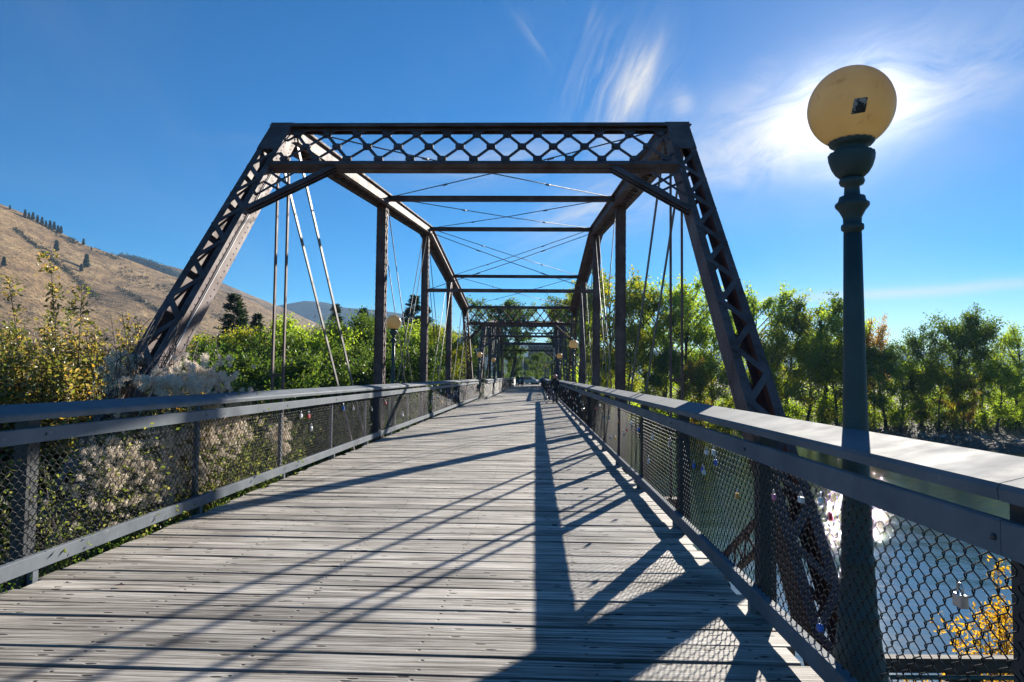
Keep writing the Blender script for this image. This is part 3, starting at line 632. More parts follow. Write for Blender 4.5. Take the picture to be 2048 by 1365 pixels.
        for fam in (1, -1):
            for i in range(-2, 15):
                xs0 = xl + p_ * i + (0 if fam > 0 else p_ * .5); x0 = xs0; x1 = xs0 + fam * 1.5 * p_; t0, t1 = 0., 1.
                def clip(tt): return x0 + (x1 - x0) * tt
                if max(x0, x1) < xl + .05 or min(x0, x1) > xh - .05: continue
                for lim in (xl, xh):
                    if (x0 - lim) * (x1 - lim) < 0:
                        tl = (lim - x0) / (x1 - x0); inside1 = (lim == xl and x1 > xl) or (lim == xh and x1 < xh)
                        if inside1: t0 = max(t0, tl)
                        else: t1 = min(t1, tl)
                if t1 - t0 < .08: continue
                P0 = pt(clip(t0), v0 + (v1 - v0) * t0) + nn * (fam * .008); P1 = pt(clip(t1), v0 + (v1 - v0) * t1) + nn * (fam * .008)
                if bars is None: MB().bar(P0, P1, .062, .014, sl_).obj('lattice_bar', S, pf)
                else: bars.bar(P0, P1, .06, .014, sl_)
        gm = None
        for r_ in range(3):
            for i in range(-1, 14):
                # crossings of the two families
                tt = (r_ + .5) / 3
                xx = xl + p_ * i + 1.5 * p_ * tt + (0)
                # fam -1 line: x = xl + p(j+1) - 1.5 p t  -> both meet where 3t = j+1-i, shifted half a cell
                xx = xl + p_ * i + 1.5 * p_ * ((r_ + .0) / 3 if False else tt)
                if not (xl + .1 < xx < xh - .05): continue
                c_ = pt(xx, v0 + (v1 - v0) * tt)
                if bars is None:
                    if gm is None:
                        gm = MB().bar(nn * -.02 - sl_ * .042, nn * -.02 + sl_ * .042, .17, .01, (1, 0, 0)).bar(nn * .02 - sl_ * .042, nn * .02 + sl_ * .042, .17, .01, (1, 0, 0)).bar(nn * -.027 - sl_ * .078, nn * -.027 + sl_ * .078, .085, .008, (1, 0, 0)).bar(nn * .027 - sl_ * .078, nn * .027 + sl_ * .078, .085, .008, (1, 0, 0)).mesh('gusset_plate', S)
                    link('gusset_plate', gm, pf, c_)
                else: plates.bar(c_ - sl_ * .08, c_ + sl_ * .08, .16, .05, (1, 0, 0))
        if bars is not None: bars.obj('lattice', S, pf, kind='stuff'); plates.obj('lattice_plates', S, pf, kind='stuff')
        for x0, s_ in ((xa, 1), (xb, -1)):
            a = pt(x0 + s_ * .2, dpt + 1.45); c = pt(x0 + s_ * 1.42, dpt + .02); m_ = MB(); m_.bar(a, c, .10, .014, nn); m_.bar(a + nn * .0, c, .014, .13, nn); m_.bar(a - nn * .055, c - nn * .055, .012, .12, nn); m_.bar(a + nn * .055, c + nn * .055, .012, .12, nn)
            m_.obj('knee_brace', S, root)
            m_ = MB()
            for q in range(2):
                e = .42 + q * .36
                m_.bar(pt(x0 + s_ * .2, dpt + e + .55), pt(x0 + s_ * (.2 + .5), dpt + e - .25 + .1 * q), .05, .012, sl_); m_.bar(pt(x0 + s_ * .2, dpt + e - .28), pt(x0 + s_ * (.72), dpt + e + .22 - .1 * q), .05, .012, sl_)
            m_.obj('bracket_lattice', S, root, kind='stuff')
    # top lateral struts and rods
    for k in (2, 3, 4):
        m_ = MB(); a = Up(k, xa) + Vector((.2, 0, .06)); c = Up(k, xb) + Vector((-.2, 0, .06))
        m_.bar(a, c, .15, .02, (0, 0, 1)); m_.bar(a + Vector((0, 0, .075)), c + Vector((0, 0, .075)), .02, .18, (0, 0, 1)); m_.bar(a - Vector((0, 0, .075)), c - Vector((0, 0, .075)), .02, .18, (0, 0, 1)); m_.obj('lateral_strut', S, root)
    m_ = MB().bar((xa + .15, PAN * 3, 5.55), (xb - .15, PAN * 3, 5.55), .16, .14, (0, 0, 1)); m_.obj('sway_strut', S, root)
    def rod(a, c, r=.016):
        m_ = MB().tube([a, a.lerp(c, .5) - Vector((0, 0, .05)), c], r, 5)
        for f in (.3, .7): q = a.lerp(c, f) - Vector((0, 0, .042)); d_ = (c - a).normalized(); m_.tube([q - d_ * .1, q + d_ * .1], .03, 5)
        m_.obj('sway_rod', M['rod'], root)
    for k in (1, 2, 3, 4):
        for p_, q_2 in ((xa, xb), (xb, xa)): rod(Up(k, p_) + Vector((.18 if p_ < 0 else -.18, 0, .1)), Up(k + 1, q_2) + Vector((.18 if q_2 < 0 else -.18, 0, .1)))
    for p_, q_2 in ((xa, xb), (xb, xa)): rod(Up(3, p_) + Vector((.2 if p_ < 0 else -.2, 0, -.1)), Vector((q_2 + (.2 if q_2 < 0 else -.2), PAN * 3, 5.6)))
    for k in range(7):
        m_ = MB(); y_ = PAN * k; m_.bar((xa - .2, y_, -1.05), (xb + .2, y_, -1.05), .72, .016, (0, 0, 1)); m_.bar((xa - .2, y_, -.70), (xb + .2, y_, -.70), .016, .26, (0, 0, 1)); m_.bar((xa - .2, y_, -1.40), (xb + .2, y_, -1.40), .016, .26, (0, 0, 1)); m_.obj('floor_beam', S, root)
    if near:
        # conduit on the inner face of the left end post
        a, c = Lp(0, xa), Up(1, xa); t, s, n = frame(a, c); pts = []
        for i in range(30):
            f = .32 + .57 * i / 29; pts.append(a.lerp(c, f) + s * (.232) + n * (.06 * (1 if n.y < 0 else -1)) + t.cross(s) * random.uniform(-.008, .008))
        MB().tube(pts, .012, 6).obj('conduit', M['cable'], root)
    return root
span(4.6, 'near riveted steel truss span with a latticed portal framing the walkway', True)
span(58.6, 'far steel truss span seen small through the near portal', False)
def pier(y, label, w_=1.3):
    r = thing('bridge_pier', label, 'bridge pier', (0, y, 0)); m_ = MB()
    m_.box(-6.0, 3.6, -w_ / 2, w_ / 2, -8.4, -3.45); m_.obj('shaft', M['concrete'], r); MB().box(-6.25, 3.85, -w_ / 2 - .2, w_ / 2 + .2, -3.45, -3.05).obj('coping', M['concrete'], r)
pier(4.3, 'concrete abutment pier under the foot of the near truss'); pier(58.3, 'concrete river pier between the two truss spans'); 

# ------------------------------------------------------------------ street lamps
pole_prof = [(0, .205), (.05, .21), (.075, .20), (.09, .175), (.13, .18), (.16, .165), (.24, .145), (.36, .128), (.40, .125), (.415, .132), (.43, .12), (.68, .104), (.695, .112), (.71, .112), (.725, .100), (.98, .092), (1.0, .1), (1.015, .1), (1.03, .088), (1.5, .078), (2.0, .067), (2.53, .058)]
cap_prof = [(2.53, .058), (2.545, .06), (2.55, .073), (2.565, .076), (2.58, .073), (2.585, .06), (2.62, .062), (2.66, .08), (2.685, .103), (2.70, .104), (2.705, .098), (2.715, .085), (2.74, .078), (2.745, .05), (2.80, .045), (2.81, .07), (2.825, .078), (2.84, .075), (2.85, .062)]
bowl_prof = [(2.85, .07), (2.875, .098), (2.91, .12), (2.95, .133), (2.985, .137), (2.992, .132), (2.995, .092), (3.03, .095), (3.035, .12), (3.05, .134), (3.065, .134), (3.07, .118)]
GZ = 3.255; GR = .231
pole_prof = [(z, r_ * .80) for z, r_ in pole_prof]; cap_prof = [(z, r_ * (.80 if z < 2.63 else .87)) for z, r_ in cap_prof]; bowl_prof = [(z, r_ * .89) for z, r_ in bowl_prof]
lamp_parts = [('base_and_shaft', MB().lathe(pole_prof, 32, .03).mesh('shaft', M['lamp'])), ('capital', MB().lathe(cap_prof, 28).mesh('capital', M['lamp'])), ('bowl', MB().lathe(bowl_prof, 36, .022).mesh('bowl', M['lamp']))]
GLOBE = MB().ball((0, 0, 0), GR, 48, 28).mesh('globe', M['globe'])
def lamp(x, y, z, label):
    o = thing('street_lamp', label, 'street lamp', (x, y, z), random.uniform(0, 6), 'globe lamps along the bridge')
    for n_, me in lamp_parts: link(n_ if n_ != 'base_and_shaft' else 'shaft', me, o)
    link('globe', GLOBE, o, (0, 0, GZ)); return o
near_lamp = lamp(1.79, 3.9, -.055, 'nearest lamp, its big yellowed globe hiding the sun and bearing a black sticker')
near_lamp.rotation_euler = (0, 0, 0)
# the sticker: a curved patch just proud of the globe
gc = Vector((1.79, 3.9, -.055 + GZ)); hit = (CAMPOS - gc).normalized(); sx_ = Vector((0, 0, 1)).cross(hit).normalized(); sy_ = hit.cross(sx_)
m_ = MB(); vs = []
for j in range(6):
    for i_ in range(6):
        a_, c_ = -.042 + .072 * i_ / 5 + .05, -.045 + .08 * j / 5 + .012; a_ += (c_ * .22); d_ = (hit + (sx_ * a_ + sy_ * c_) / GR).normalized(); vs.append(d_ * (GR + .0015))
m_.add(vs, [(j * 6 + i_, j * 6 + i_ + 1, j * 6 + i_ + 7, j * 6 + i_ + 6) for j in range(5) for i_ in range(5)], True)
m_.obj('sticker', M['sticker'], near_lamp, loc=(0, 0, GZ), label='torn black sticker on the globe')
lamp(-4.41, 21.0, 0, 'left-hand lamp nearest to the camera, globe standing against the pine behind the first truss posts')
lamp(-4.41, 53.5, 0, 'second globe lamp on the left, seen beside the far truss portal')
lamp(-4.41, 71.5, 0, 'third globe lamp on the left, small, inside the far truss')
lamp(1.9, 34.6, 0, 'second globe lamp on the right, above the cyclist')
lamp(1.9, 54.6, 0, 'third globe lamp on the right, left of the brightest small globe')
lamp(1.9, 81, 0, 'fourth globe lamp on the right, small and low beside the far truss')
lamp(1.6, 108, 0, 'farthest globe lamp on the right, a mere dot before the dark tree')

# ------------------------------------------------------------------ padlocks on the fence
body_m = []
for m0 in LOCK:
    a_ = .022
    body_m.append(MB().extrude([(-.009, -.02), (.009, -.02), (.012, -.017), (.012, .017), (.009, .02), (-.009, .02), (-.012, .017), (-.012, -.017)], -.021, .021).mesh('lock_body', m0))
round_m = [MB().tube([(-.012, 0, 0), (-.009, 0, 0), (.009, 0, 0), (.012, 0, 0)], [.02, .026, .026, .02], 16).mesh('lock_body', m0) for m0 in LOCK]
shk = MB().tube([(0, .013, .018)] + [(0, .013 * math.cos(t), .036 + .016 * math.sin(t)) for t in np.linspace(0, math.pi, 9)] + [(0, -.013, .018)], .0035, 6).mesh('shackle', M['shackle'])
CN = ['brass', 'silver', 'blue', 'red', 'white', 'black', 'pink']
def lock(x, y, z, c, sc, rnd, label, group=None):
    o = thing('padlock', label, 'padlock', (x, y, z), random.uniform(-.25, .25), group); o.rotation_euler.x = random.uniform(-.25, .25); o.scale = (sc,) * 3
    link('lock_body', (round_m if rnd else body_m)[c], o); link('shackle', shk, o, (0, 0, .006 if rnd else 0))
def onright(px, py): y_ = (1.545) / ((px - VPX) / F); return at(px, py, y_)
def onleft(px, py): d = ray(px, py); k = (-3.945) / d.x; return CAMPOS + d * k
named = [(1902, 1201, 1, 1.15, 0, 'big silver laminated padlock on the fence nearest the right edge'), (1632, 1256, 2, .85, 1, 'blue round padlock low on the fence beside the lamp base'),
         (1636, 1003, 4, .85, 1, 'white round padlock left of the nearest lamp post'), (1655, 1033, 3, .85, 1, 'dark red round padlock left of the nearest lamp post'), (1598, 1000, 4, .85, 0, 'pale square padlock left of the white round one'),
         (1473, 992, 0, 1., 0, 'brass padlock on the fence before the lattice strut'), (1545, 995, 6, .8, 1, 'pink round padlock in front of the end post foot'), (1388, 932, 2, 1.0, 1, 'bright blue round padlock right of the third right-hand post'),
         (1405, 941, 2, 1., 1, 'dark blue round padlock beside the bright blue one'), (1408, 945, 1, 1.1, 0, 'silver padlock hanging beneath the dark blue round one'), (1431, 925, 2, 1.1, 0, 'pale blue square padlock above the lattice strut'),
         (1413, 905, 4, 1, 0, 'white padlock high on the fence, left of a twin'), (1427, 905, 4, 1, 0, 'white padlock high on the fence, right of its twin'), (1298, 923, 4, 1.2, 1, 'white round padlock low between two right-hand posts'), (1340, 888, 1, 1.2, 0, 'silver padlock at the third right-hand post'),
         (1306, 876, 4, 1.1, 0, 'white padlock mid fence left of the third right-hand post'), (1278, 860, 2, 1.2, 0, 'blue padlock beside the fourth right-hand post')]
for px, py, c, sc, rd, lb in named:
    p = onright(px, py); lock(1.525, p.y, p.z, c, sc, rd, lb)
for px, py, c, sc, rd, lb in [(615, 833, 3, 1.6, 0, 'red padlock on the left fence'), (600, 832, 4, 1.4, 0, 'white padlock left of the red one on the left fence'), (620, 858, 1, 1.5, 1, 'silver round padlock low on the left fence'), (685, 817, 2, 1.9, 0, 'sky blue padlock on a left-hand post'),
                             (705, 818, 1, 1.4, 0, 'silver padlock right of the sky blue one'), (770, 807, 3, 1.6, 0, 'dark red padlock high on the left fence'), (742, 820, 1, 1.3, 0, 'silver padlock mid-height on the left fence below the first tall post'), (804, 830, 4, 1.6, 0, 'white padlock low on the left fence below the globe lamp')]:
    p = onleft(px, py); lock(-3.925, p.y, p.z, c, sc, rd, lb)
for k in range(60):
    y_ = random.uniform(24, 45); c_ = random.choice([1, 1, 4, 4, 0, 3, 2]); lock(-3.922, y_, random.uniform(.45, 1.05), c_, random.uniform(1.1, 1.7), k % 4 == 0, 'small ' + CN[c_] + (' round' if k % 4 == 0 else ' square') + ' love lock among many on the far stretch of the left fence', 'love locks crowded on the left fence')
for k in range(50):
    y_ = random.uniform(9.5, 42); c_ = random.choice([1, 1, 4, 4, 0, 3, 2, 5]); lock(1.522, y_, random.uniform(.35, 1.03), c_, random.uniform(.9, 1.4), k % 4 == 0, 'small ' + CN[c_] + (' round' if k % 4 == 0 else ' square') + ' love lock scattered along the far stretch of the right fence', 'love locks scattered on the right fence')

# ------------------------------------------------------------------ wooden guard rail at the lower right
gr = thing('wooden_guardrail', 'weathered timber guardrail with a teal pipe beyond the near lamp', 'guardrail', (2.3, 5.05, 0))
for z0, z1 in ((-.42, -.32), (-.585, -.51)): MB().bar((0, 0, (z0 + z1) / 2), (6, .3, (z0 + z1) / 2), z1 - z0, .07, (0, 0, 1)).obj('beam', M['timber'], gr)
MB().tube([(0, .0, -.465), (6, .30, -.465)], .016, 10).obj('pipe', M['pipe'], gr)
for x_ in (.85, 2.9, 5.): MB().box(x_ - .08, x_ + .08, .06 + x_ * .05, .22 + x_ * .05, -2.4, -.43).obj('post', M['timber'], gr)

# ------------------------------------------------------------------ plants
def tree_parts(seed, H, W, base, kind, leafn, leaf):
    r = random.Random(seed); rn = np.random.default_rng(seed); tm = MB(); tips = []
    tp = []; wob = Vector((0, 0, 0))
    for i in range(7):
        f = i / 6; wob += Vector((r.uniform(-1, 1), r.uniform(-1, 1), 0)) * .022 * H * (i > 0); tp.append(Vector((wob.x, wob.y, H * .92 * f)))
    rad = H * .017; tm.tube(tp, [rad * (1 - .88 * i / 6) * (1.35 if i == 0 else 1) for i in range(7)], 7)
    def pos(f): k = min(5, int(f * 6)); return tp[k].lerp(tp[k + 1], f * 6 - k)
    nb = 22 if kind == 'poplar' else 26
    for j in range(nb):
        f = base + (.97 - base) * ((j + r.random()) / nb); p = pos(min(.98, f)); a = j * 2.4 + r.uniform(-.5, .5)
        g_ = (f - base) / (1 - base)
        prof_ = {'poplar': .55 + .45 * math.sin(math.pi * min(1, g_ * .9 + .12)), 'round': math.sin(math.pi * min(.98, max(.1, .22 + g_ * .72))) ** .7, 'loose': .5 + .5 * math.sin(math.pi * (.15 + .75 * g_))}[kind]
        ln = W * .5 * prof_ * r.uniform(.55, 1.15); upa = {'poplar': 1.15, 'round': .45, 'loose': .75}[kind] + .5 * g_ + r.uniform(-.2, .2)
        d = Vector((math.cos(a), math.sin(a), math.tan(min(1.3, upa * .9)) if kind != 'poplar' else 1.6)).normalized()
        ln = ln / max(.35, math.hypot(d.x, d.y)) if kind == 'poplar' else ln * 1.15
        e = p + d * ln; mid = p.lerp(e, .5) + Vector((0, 0, -.04 * ln)); tm.tube([p, mid, e], [rad * .38 * (1 - g_ * .6), rad * .2, rad * .06], 4, False)
        for q in range(5):
            s0 = p.lerp(e, r.uniform(.45, 1)); dd = (d + Vector((r.uniform(-1, 1), r.uniform(-1, 1), r.uniform(-.3, .9))) * .75).normalized(); s1 = s0 + dd * ln * r.uniform(.22, .42)
            tm.tube([s0, s1], [rad * .1, rad * .03], 3, False); tips.append((s0, s1))
        tips.append((mid, e))
    P = []; per = max(8, leafn // len(tips))
    for s0, s1 in tips:
        n = int(per * r.uniform(.5, 1.5)); t = rn.uniform(.15, 1.1, n)[:, None]; base_ = np.array(s0) * (1 - t) + np.array(s1) * t
        sg = (.036 if kind == 'poplar' else .042) * W * r.uniform(.7, 1.3)
        P.append(base_ + rn.normal(size=(n, 3)) * [sg, sg, sg * .9])
    P = np.concatenate(P); P = P[P[:, 2] > H * base * .55]; k = H / np.percentile(P[:, 2], 99.7)
    P[:, 2] *= k; tm.v = [(a_, b_, c_ * k) for a_, b_, c_ in tm.v]
    return tm, P
def conifer_parts(seed, H, W, leafn):
    r = random.Random(seed); tm = MB(); tm.tube([(0, 0, 0), (0, 0, H * .98)], [H * .016, H * .002], 7); P = []; rn = np.random.default_rng(seed); D = []
    nw = 34
    for j in range(nw):
        f = .14 + .85 * j / nw; z = H * f; ln0 = W * .5 * (1 - f) ** .72 * (1.0 if f > .25 else .75)
        for k in range(7):
            a = r.uniform(0, 6.28); ln = ln0 * r.uniform(.55, 1.12) + .02 * H * .3; d = Vector((math.cos(a), math.sin(a), r.uniform(-.25, .3)))
            p = Vector((0, 0, z + r.uniform(-.012, .012) * H)); tm.tube([p, p + d * ln], [H * .003, H * .0008], 3, False)
            n = max(3, int(leafn / (nw * 7) * (ln / (W * .3) + .3))); t = rn.uniform(.25, 1.05, n)[:, None]
            P.append(np.array(p) + t * np.array(d * ln) + rn.normal(size=(n, 3)) * [W * .022, W * .022, W * .02]); D.append(np.tile(np.array(d), (n, 1)))
    return tm, np.concatenate(P), np.concatenate(D)
PROTO = {}
def proto(key, kind, H, W, base, n, leaf, seed):
    if kind == 'conifer': tm, P, D = conifer_parts(seed, H, W, n)
    else: (tm, P), D = tree_parts(seed, H, W, base, kind, n, leaf), None
    PROTO[key] = (H, W, tm.mesh('trunk', M['bark']), P, D, leaf, seed, {})
def crown(key, mk):
    H, W, t_, P, D, leaf, seed, cache = PROTO[key]
    if mk not in cache: cache[mk] = leafmesh('crown', P, leaf, M[mk], .5, .5 if D is not None else 1.1, 0, D, seed)
    return cache[mk]
proto('poplar_a', 'poplar', 14, 6.0, .22, 8500, .25, 11); proto('poplar_b', 'poplar', 14, 5.2, .3, 7500, .25, 12); proto('loose_a', 'loose', 14, 9, .22, 9500, .25, 13); proto('loose_b', 'loose', 13, 8, .28, 9000, .25, 14)
proto('round_a', 'round', 9, 7.5, .12, 17000, .175, 15); proto('round_b', 'round', 8, 7, .1, 15000, .175, 16); proto('pine_a', 'conifer', 20, 7.5, .1, 9000, .42, 17); proto('pine_b', 'conifer', 16, 5, .1, 7000, .4, 18)
def tree(name, key, px, top, y, mk, label, wsc=1., cat='tree', group=None, rz=None, zb=None):
    P = at(px, top, y); z0 = float(gh(P.x, P.y)) if zb is None else zb; H = PROTO[key][0]; s = (P.z - z0) / H
    o = thing(name, label, cat, (P.x, P.y, z0 - .1), random.uniform(0, 6.28) if rz is None else rz, group); o.scale = (s * wsc, s * wsc, s)
    link('trunk', PROTO[key][2], o); link('crown', crown(key, mk), o); return o
GL, GRt, GM = 'trees on the left bank', 'trees on the far right bank', 'trees beyond the end of the bridge'
for px, top, y, key, mk, ws, lb in [
    (440, 668, 56, 'round_a', 'yellowgreen', 1.0, 'bright yellow-green tree right beside the left end post'), (395, 690, 50, 'round_b', 'green', .9, 'green tree just emerging behind the left end post'),
    (500, 672, 60, 'round_b', 'yellowgreen', .85, 'yellow-tipped tree left of the hip hanger bars'), (575, 650, 62, 'round_a', 'green', .9, 'green rounded tree between the hanger and the slanting eyebars'), (548, 680, 54, 'round_b', 'darkgreen', .8, 'dark green tree low behind the hip hanger bars'),
    (625, 668, 58, 'round_b', 'green', 1.0, 'green tree behind the slanting pair of eyebars'), (690, 648, 64, 'round_a', 'darkgreen', 1.0, 'tall dark leafy tree right of the slanting eyebars'), (722, 640, 66, 'round_b', 'green', .9, 'green tree left of the first tall truss post'),
    (800, 690, 58, 'round_b', 'darkgreen', .9, 'dark tree low behind the left globe lamp'), (822, 655, 68, 'round_a', 'green', .8, 'green tree right of the left globe lamp'), (868, 660, 72, 'round_b', 'yellowgreen', .8, 'sunlit tree right of the second tall truss post'), (908, 690, 78, 'round_a', 'green', .7, 'small green tree left of the far portal'),
    (640, 715, 50, 'round_b', 'darkgreen', 1.1, 'low dark tree at the foot of the slanting eyebars'), (740, 705, 54, 'round_a', 'darkgreen', 1.0, 'low dark tree at the foot of the first tall truss post'), (480, 715, 48, 'round_b', 'darkgreen', 1.1, 'low dark tree below the bright yellow-green one'),
    (560, 722, 47, 'round_b', 'green', 1.0, 'lowest green tree at the foot of the hip hanger')]:
    tree('broadleaf_tree', key, px, top - 10, y, 'brightgreen' if px in (575, 625, 822) else mk, lb, ws * 1.1, 'tree', GL)
for px, top, y, key, ws, lb in [(470, 583, 95, 'pine_a', 1.55, 'large dark pine before the grassy hill, left of the hanger bars'), (515, 624, 100, 'pine_b', 1.4, 'smaller thin pine right of the large one'), (672, 604, 105, 'pine_a', 1.1, 'pine top between the slanting eyebars'),
                                (727, 612, 108, 'pine_a', 1.15, 'neat pointed pine left of the first tall truss post'), (770, 640, 105, 'pine_b', 1., 'pine half hidden by the first tall truss post'), (828, 586, 100, 'pine_a', 1.25, 'tall irregular pine behind the left globe lamp'), (852, 610, 104, 'pine_b', 1.2, 'pine behind the second tall truss post')]:
    tree('pine_tree', key, px, top, y, 'needle', lb, ws, 'pine tree', GL)
for px, top, y, key, mk, ws, lb in [
    (1000, 600, 135, 'poplar_a', 'green', 1.2, 'tall twin-topped poplar seen through the far portal'), (975, 650, 128, 'round_a', 'darkgreen', .8, 'green tree filling the left of the far portal'), (945, 665, 120, 'round_b', 'green', .7, 'green tree left of the far portal post'),
    (1074, 708, 150, 'round_a', 'darkgreen', .75, 'dark round maple at the end of the bridge'), (1024, 690, 142, 'round_b', 'darkgreen', .7, 'dark tree left of the round maple'), (1124, 668, 140, 'round_b', 'green', .45, 'green tree right of the round maple'),
    (1028, 612, 139, 'poplar_b', 'green', 1.2, 'second poplar close behind the twin-topped one'), (1152, 580, 118, 'poplar_a', 'yellowgreen', .9, 'yellowish poplar at the right of the far portal'), (1135, 598, 120, 'poplar_b', 'green', 1.1, 'tall poplar left of the tall right-hand truss posts')]:
    tree('broadleaf_tree', key, px, top - 4, y, mk, lb, ws * (1.3 if 'poplar' in key else 1.0), 'tree', GM)
for px, top, y, key, mk, ws, lb in [
    (1165, 585, 112, 'poplar_a', 'green', .9, 'slim poplar between the far portal and the right truss posts'), (1215, 548, 112, 'poplar_b', 'yellowgreen', 1.0, 'pale poplar between the tall right truss posts'), (1288, 575, 108, 'poplar_a', 'yellowgreen', 1.0, 'yellowing poplar right of the nearest tall truss post'),
    (1365, 560, 106, 'loose_a', 'green', .85, 'tall airy poplar behind the right hanger rods'), (1325, 568, 110, 'poplar_b', 'green', 1.0, 'green poplar left of the right hanger rods'), (1250, 640, 104, 'round_a', 'yellowgreen', .7, 'low yellowish tree beside the nearest tall truss post'), (1425, 620, 108, 'loose_b', 'green', .9, 'green tree crossed by the right end post'),
    (1510, 580, 109, 'poplar_a', 'green', 1.0, 'upright poplar just right of the right end post'), (1575, 607, 107, 'loose_a', 'yellowgreen', .8, 'sunlit cottonwood between end post and lamp'), (1640, 598, 104, 'poplar_b', 'darkgreen', 1.2, 'dark topped cottonwood left of the lamp post'), (1545, 660, 102, 'loose_b', 'yellowgreen', .9, 'low bright tree leaning over the bank beyond the end post'), (1610, 670, 102, 'round_a', 'green', .9, 'bushy green tree at the bank left of the lamp post'),
    (1690, 612, 98, 'loose_b', 'green', .8, 'cottonwood directly behind the lamp post'), (1672, 690, 97, 'round_b', 'yellowgreen', .9, 'low bright bushy tree left of the lamp post at the bank'), (1745, 640, 97, 'loose_b', 'orange', .5, 'rust tinged tree just right of the lamp post'), (1770, 690, 93, 'round_a', 'darkgreen', .9, 'dark bushy tree right of the lamp post'),
    (1838, 650, 91, 'loose_b', 'darkgreen', .75, 'slender cottonwood with a bare trunk, halfway from lamp to right edge'), (1905, 628, 90, 'loose_a', 'darkgreen', 1.0, 'broad cottonwood, largest on the right bank'), (1962, 625, 89, 'loose_b', 'darkgreen', .9, 'cottonwood with dead twigs on top near the right edge'), (2030, 655, 88, 'loose_a', 'green', .9, 'cottonwood at the right edge'), (2110, 640, 87, 'loose_a', 'darkgreen', 1., 'cottonwood just outside the right edge'),
    (1875, 735, 88, 'round_b', 'yellowgreen', .9, 'low sunlit bush-like tree under the cottonwoods'), (1925, 750, 87, 'round_b', 'orange', .55, 'small orange tree glowing under the cottonwoods'), (1800, 720, 90, 'round_b', 'green', .9, 'low green tree at the water right of the lamp'), (1990, 730, 86, 'round_a', 'green', .9, 'low green tree under the right edge cottonwoods'),
    (1385, 720, 100, 'round_b', 'orange', .45, 'small orange-yellow tree below the right hanger rods'), (1430, 725, 98, 'round_b', 'yellowgreen', .7, 'low yellow-green tree left of the right end post'), (1340, 700, 102, 'round_a', 'darkgreen', .7, 'dark tree below the right hanger rods'), (1200, 690, 108, 'round_b', 'yellowgreen', .6, 'low yellow tree between the right truss posts'), (1500, 740, 100, 'round_b', 'green', .8, 'low green tree at the foot of the right end post')]:
    tree('broadleaf_tree', key, px, top - 4, y, {'green': 'brightgreen', 'darkgreen': 'green'}.get(mk, mk), lb, ws * 1.22, 'tree', GRt)
def brush(name, mk, n, xf, size, label, seed, hgt=2.2):
    r = np.random.default_rng(seed); P = []
    for k in range(n):
        x_, y_ = xf(r); s = r.uniform(.5, 1.3); h = hgt * s; c = r.normal(size=(int(120 * s), 3)); c /= np.linalg.norm(c, axis=1)[:, None]; c *= r.uniform(.5, 1, len(c))[:, None]
        P.append(c * [1.3 * s, 1.3 * s, h * .5] + [x_, y_, float(gh(x_, y_)) + h * .4])
    link(name, leafmesh(name, np.concatenate(P), size, M[mk], .6, .4, 0, None, seed), kind='stuff', label=label)
def band(x0, x1, o0, o1):
    def f(r):
        x_ = r.uniform(x0, x1); yf = np.interp(x_, [-400, -60, -14, -3, 38, 52, 120, 600], [30, 40, 48, 92, 104, 80, 70, 40]); return x_, yf + r.uniform(o0, o1)
    return f
brush('undergrowth', 'darkgreen', 190, band(-45, -5, 2, 22), .3, 'dark tangled undergrowth along the left bank', 31, 3.4)
brush('undergrowth', 'brightgreen', 260, band(4, 48, 3, 14), .3, 'green undergrowth along the far right bank', 32, 3.6)
brush('undergrowth', 'brightgreen', 240, band(48, 110, 7, 18), .3, 'leafy undergrowth beneath the right bank cottonwoods', 33, 3.6)
brush('undergrowth', 'brightgreen', 170, band(2, 120, 18, 34), .36, 'green thicket behind the right bank trees', 37, 5.5)
brush('undergrowth', 'yellowgreen', 60, band(5, 100, 6, 12), .28, 'yellowing low brush along the far right bank', 34, 2.0)
brush('undergrowth', 'darkgreen', 130, lambda r: (r.uniform(-30, 40), r.uniform(150, 190)), .35, 'dark brush beyond the end of the bridge', 35, 3.2)
brush('undergrowth', 'darkgreen', 60, lambda r: (r.uniform(-26, -7), r.uniform(14, 24)), .14, 'low brush on the near left bank', 36, 2.0)
# stones on the far gravel bank
P = []; r = random.Random(5); m_ = MB()
for k in range(420):
    x_ = r.uniform(38, 110); yf = float(np.interp(x_, [38, 46, 52, 120], [102, 84, 71, 60])); y_ = yf + r.uniform(1, 12); s = r.uniform(.08, .32); m_.ball((x_, y_, float(gh(x_, y_)) + s * .2), s, 6, 4, (1.3, 1, .6))
m_.obj('bank_stones', M['concrete'], kind='stuff', label='grey stones scattered on the far gravel bank')

# hillside trees and scrub
hc = leafmesh('crown', PROTO['pine_b'][3][::5], 1.1, M['needle'], .7, .3, 0, None, 5)
ht = PROTO['pine_b'][2]
for i, (px, py, hh) in enumerate([(50, 430, 9), (58, 434, 8), (66, 437, 10), (75, 441, 9), (84, 446, 10), (92, 450, 8), (100, 453, 10), (108, 457, 11), (116, 461, 9), (122, 464, 10), (167, 487, 9), (183, 497, 5), (147, 480, 5), (20, 416, 6)]):
    P = hill.at_pixel(px, py + 5); s = hh / 16
    o = thing('pine_tree', 'tiny dark pine on the skyline of the grassy hill', 'pine tree', P, random.uniform(0, 6), 'pines on the hill skyline'); o.scale = (s * 1.5, s * 1.5, s); link('crown', hc, o)
for px, py, hh, lb in [(113, 505, 13, 'round dark pine standing alone in the upper gully of the hill'), (173, 538, 16, 'pointed dark pine lower in the hill gully'), (163, 545, 9, 'small pine left of the pointed one in the gully'), (8, 535, 9, 'dark bush-like pine at the left edge of the hillside')]:
    P = hill.at_pixel(px, py); s = hh / 16; o = thing('pine_tree', lb, 'pine tree', P, 0, 'pines in the hill gully'); o.scale = (s * 1.6, s * 1.6, s); link('crown', hc, o)
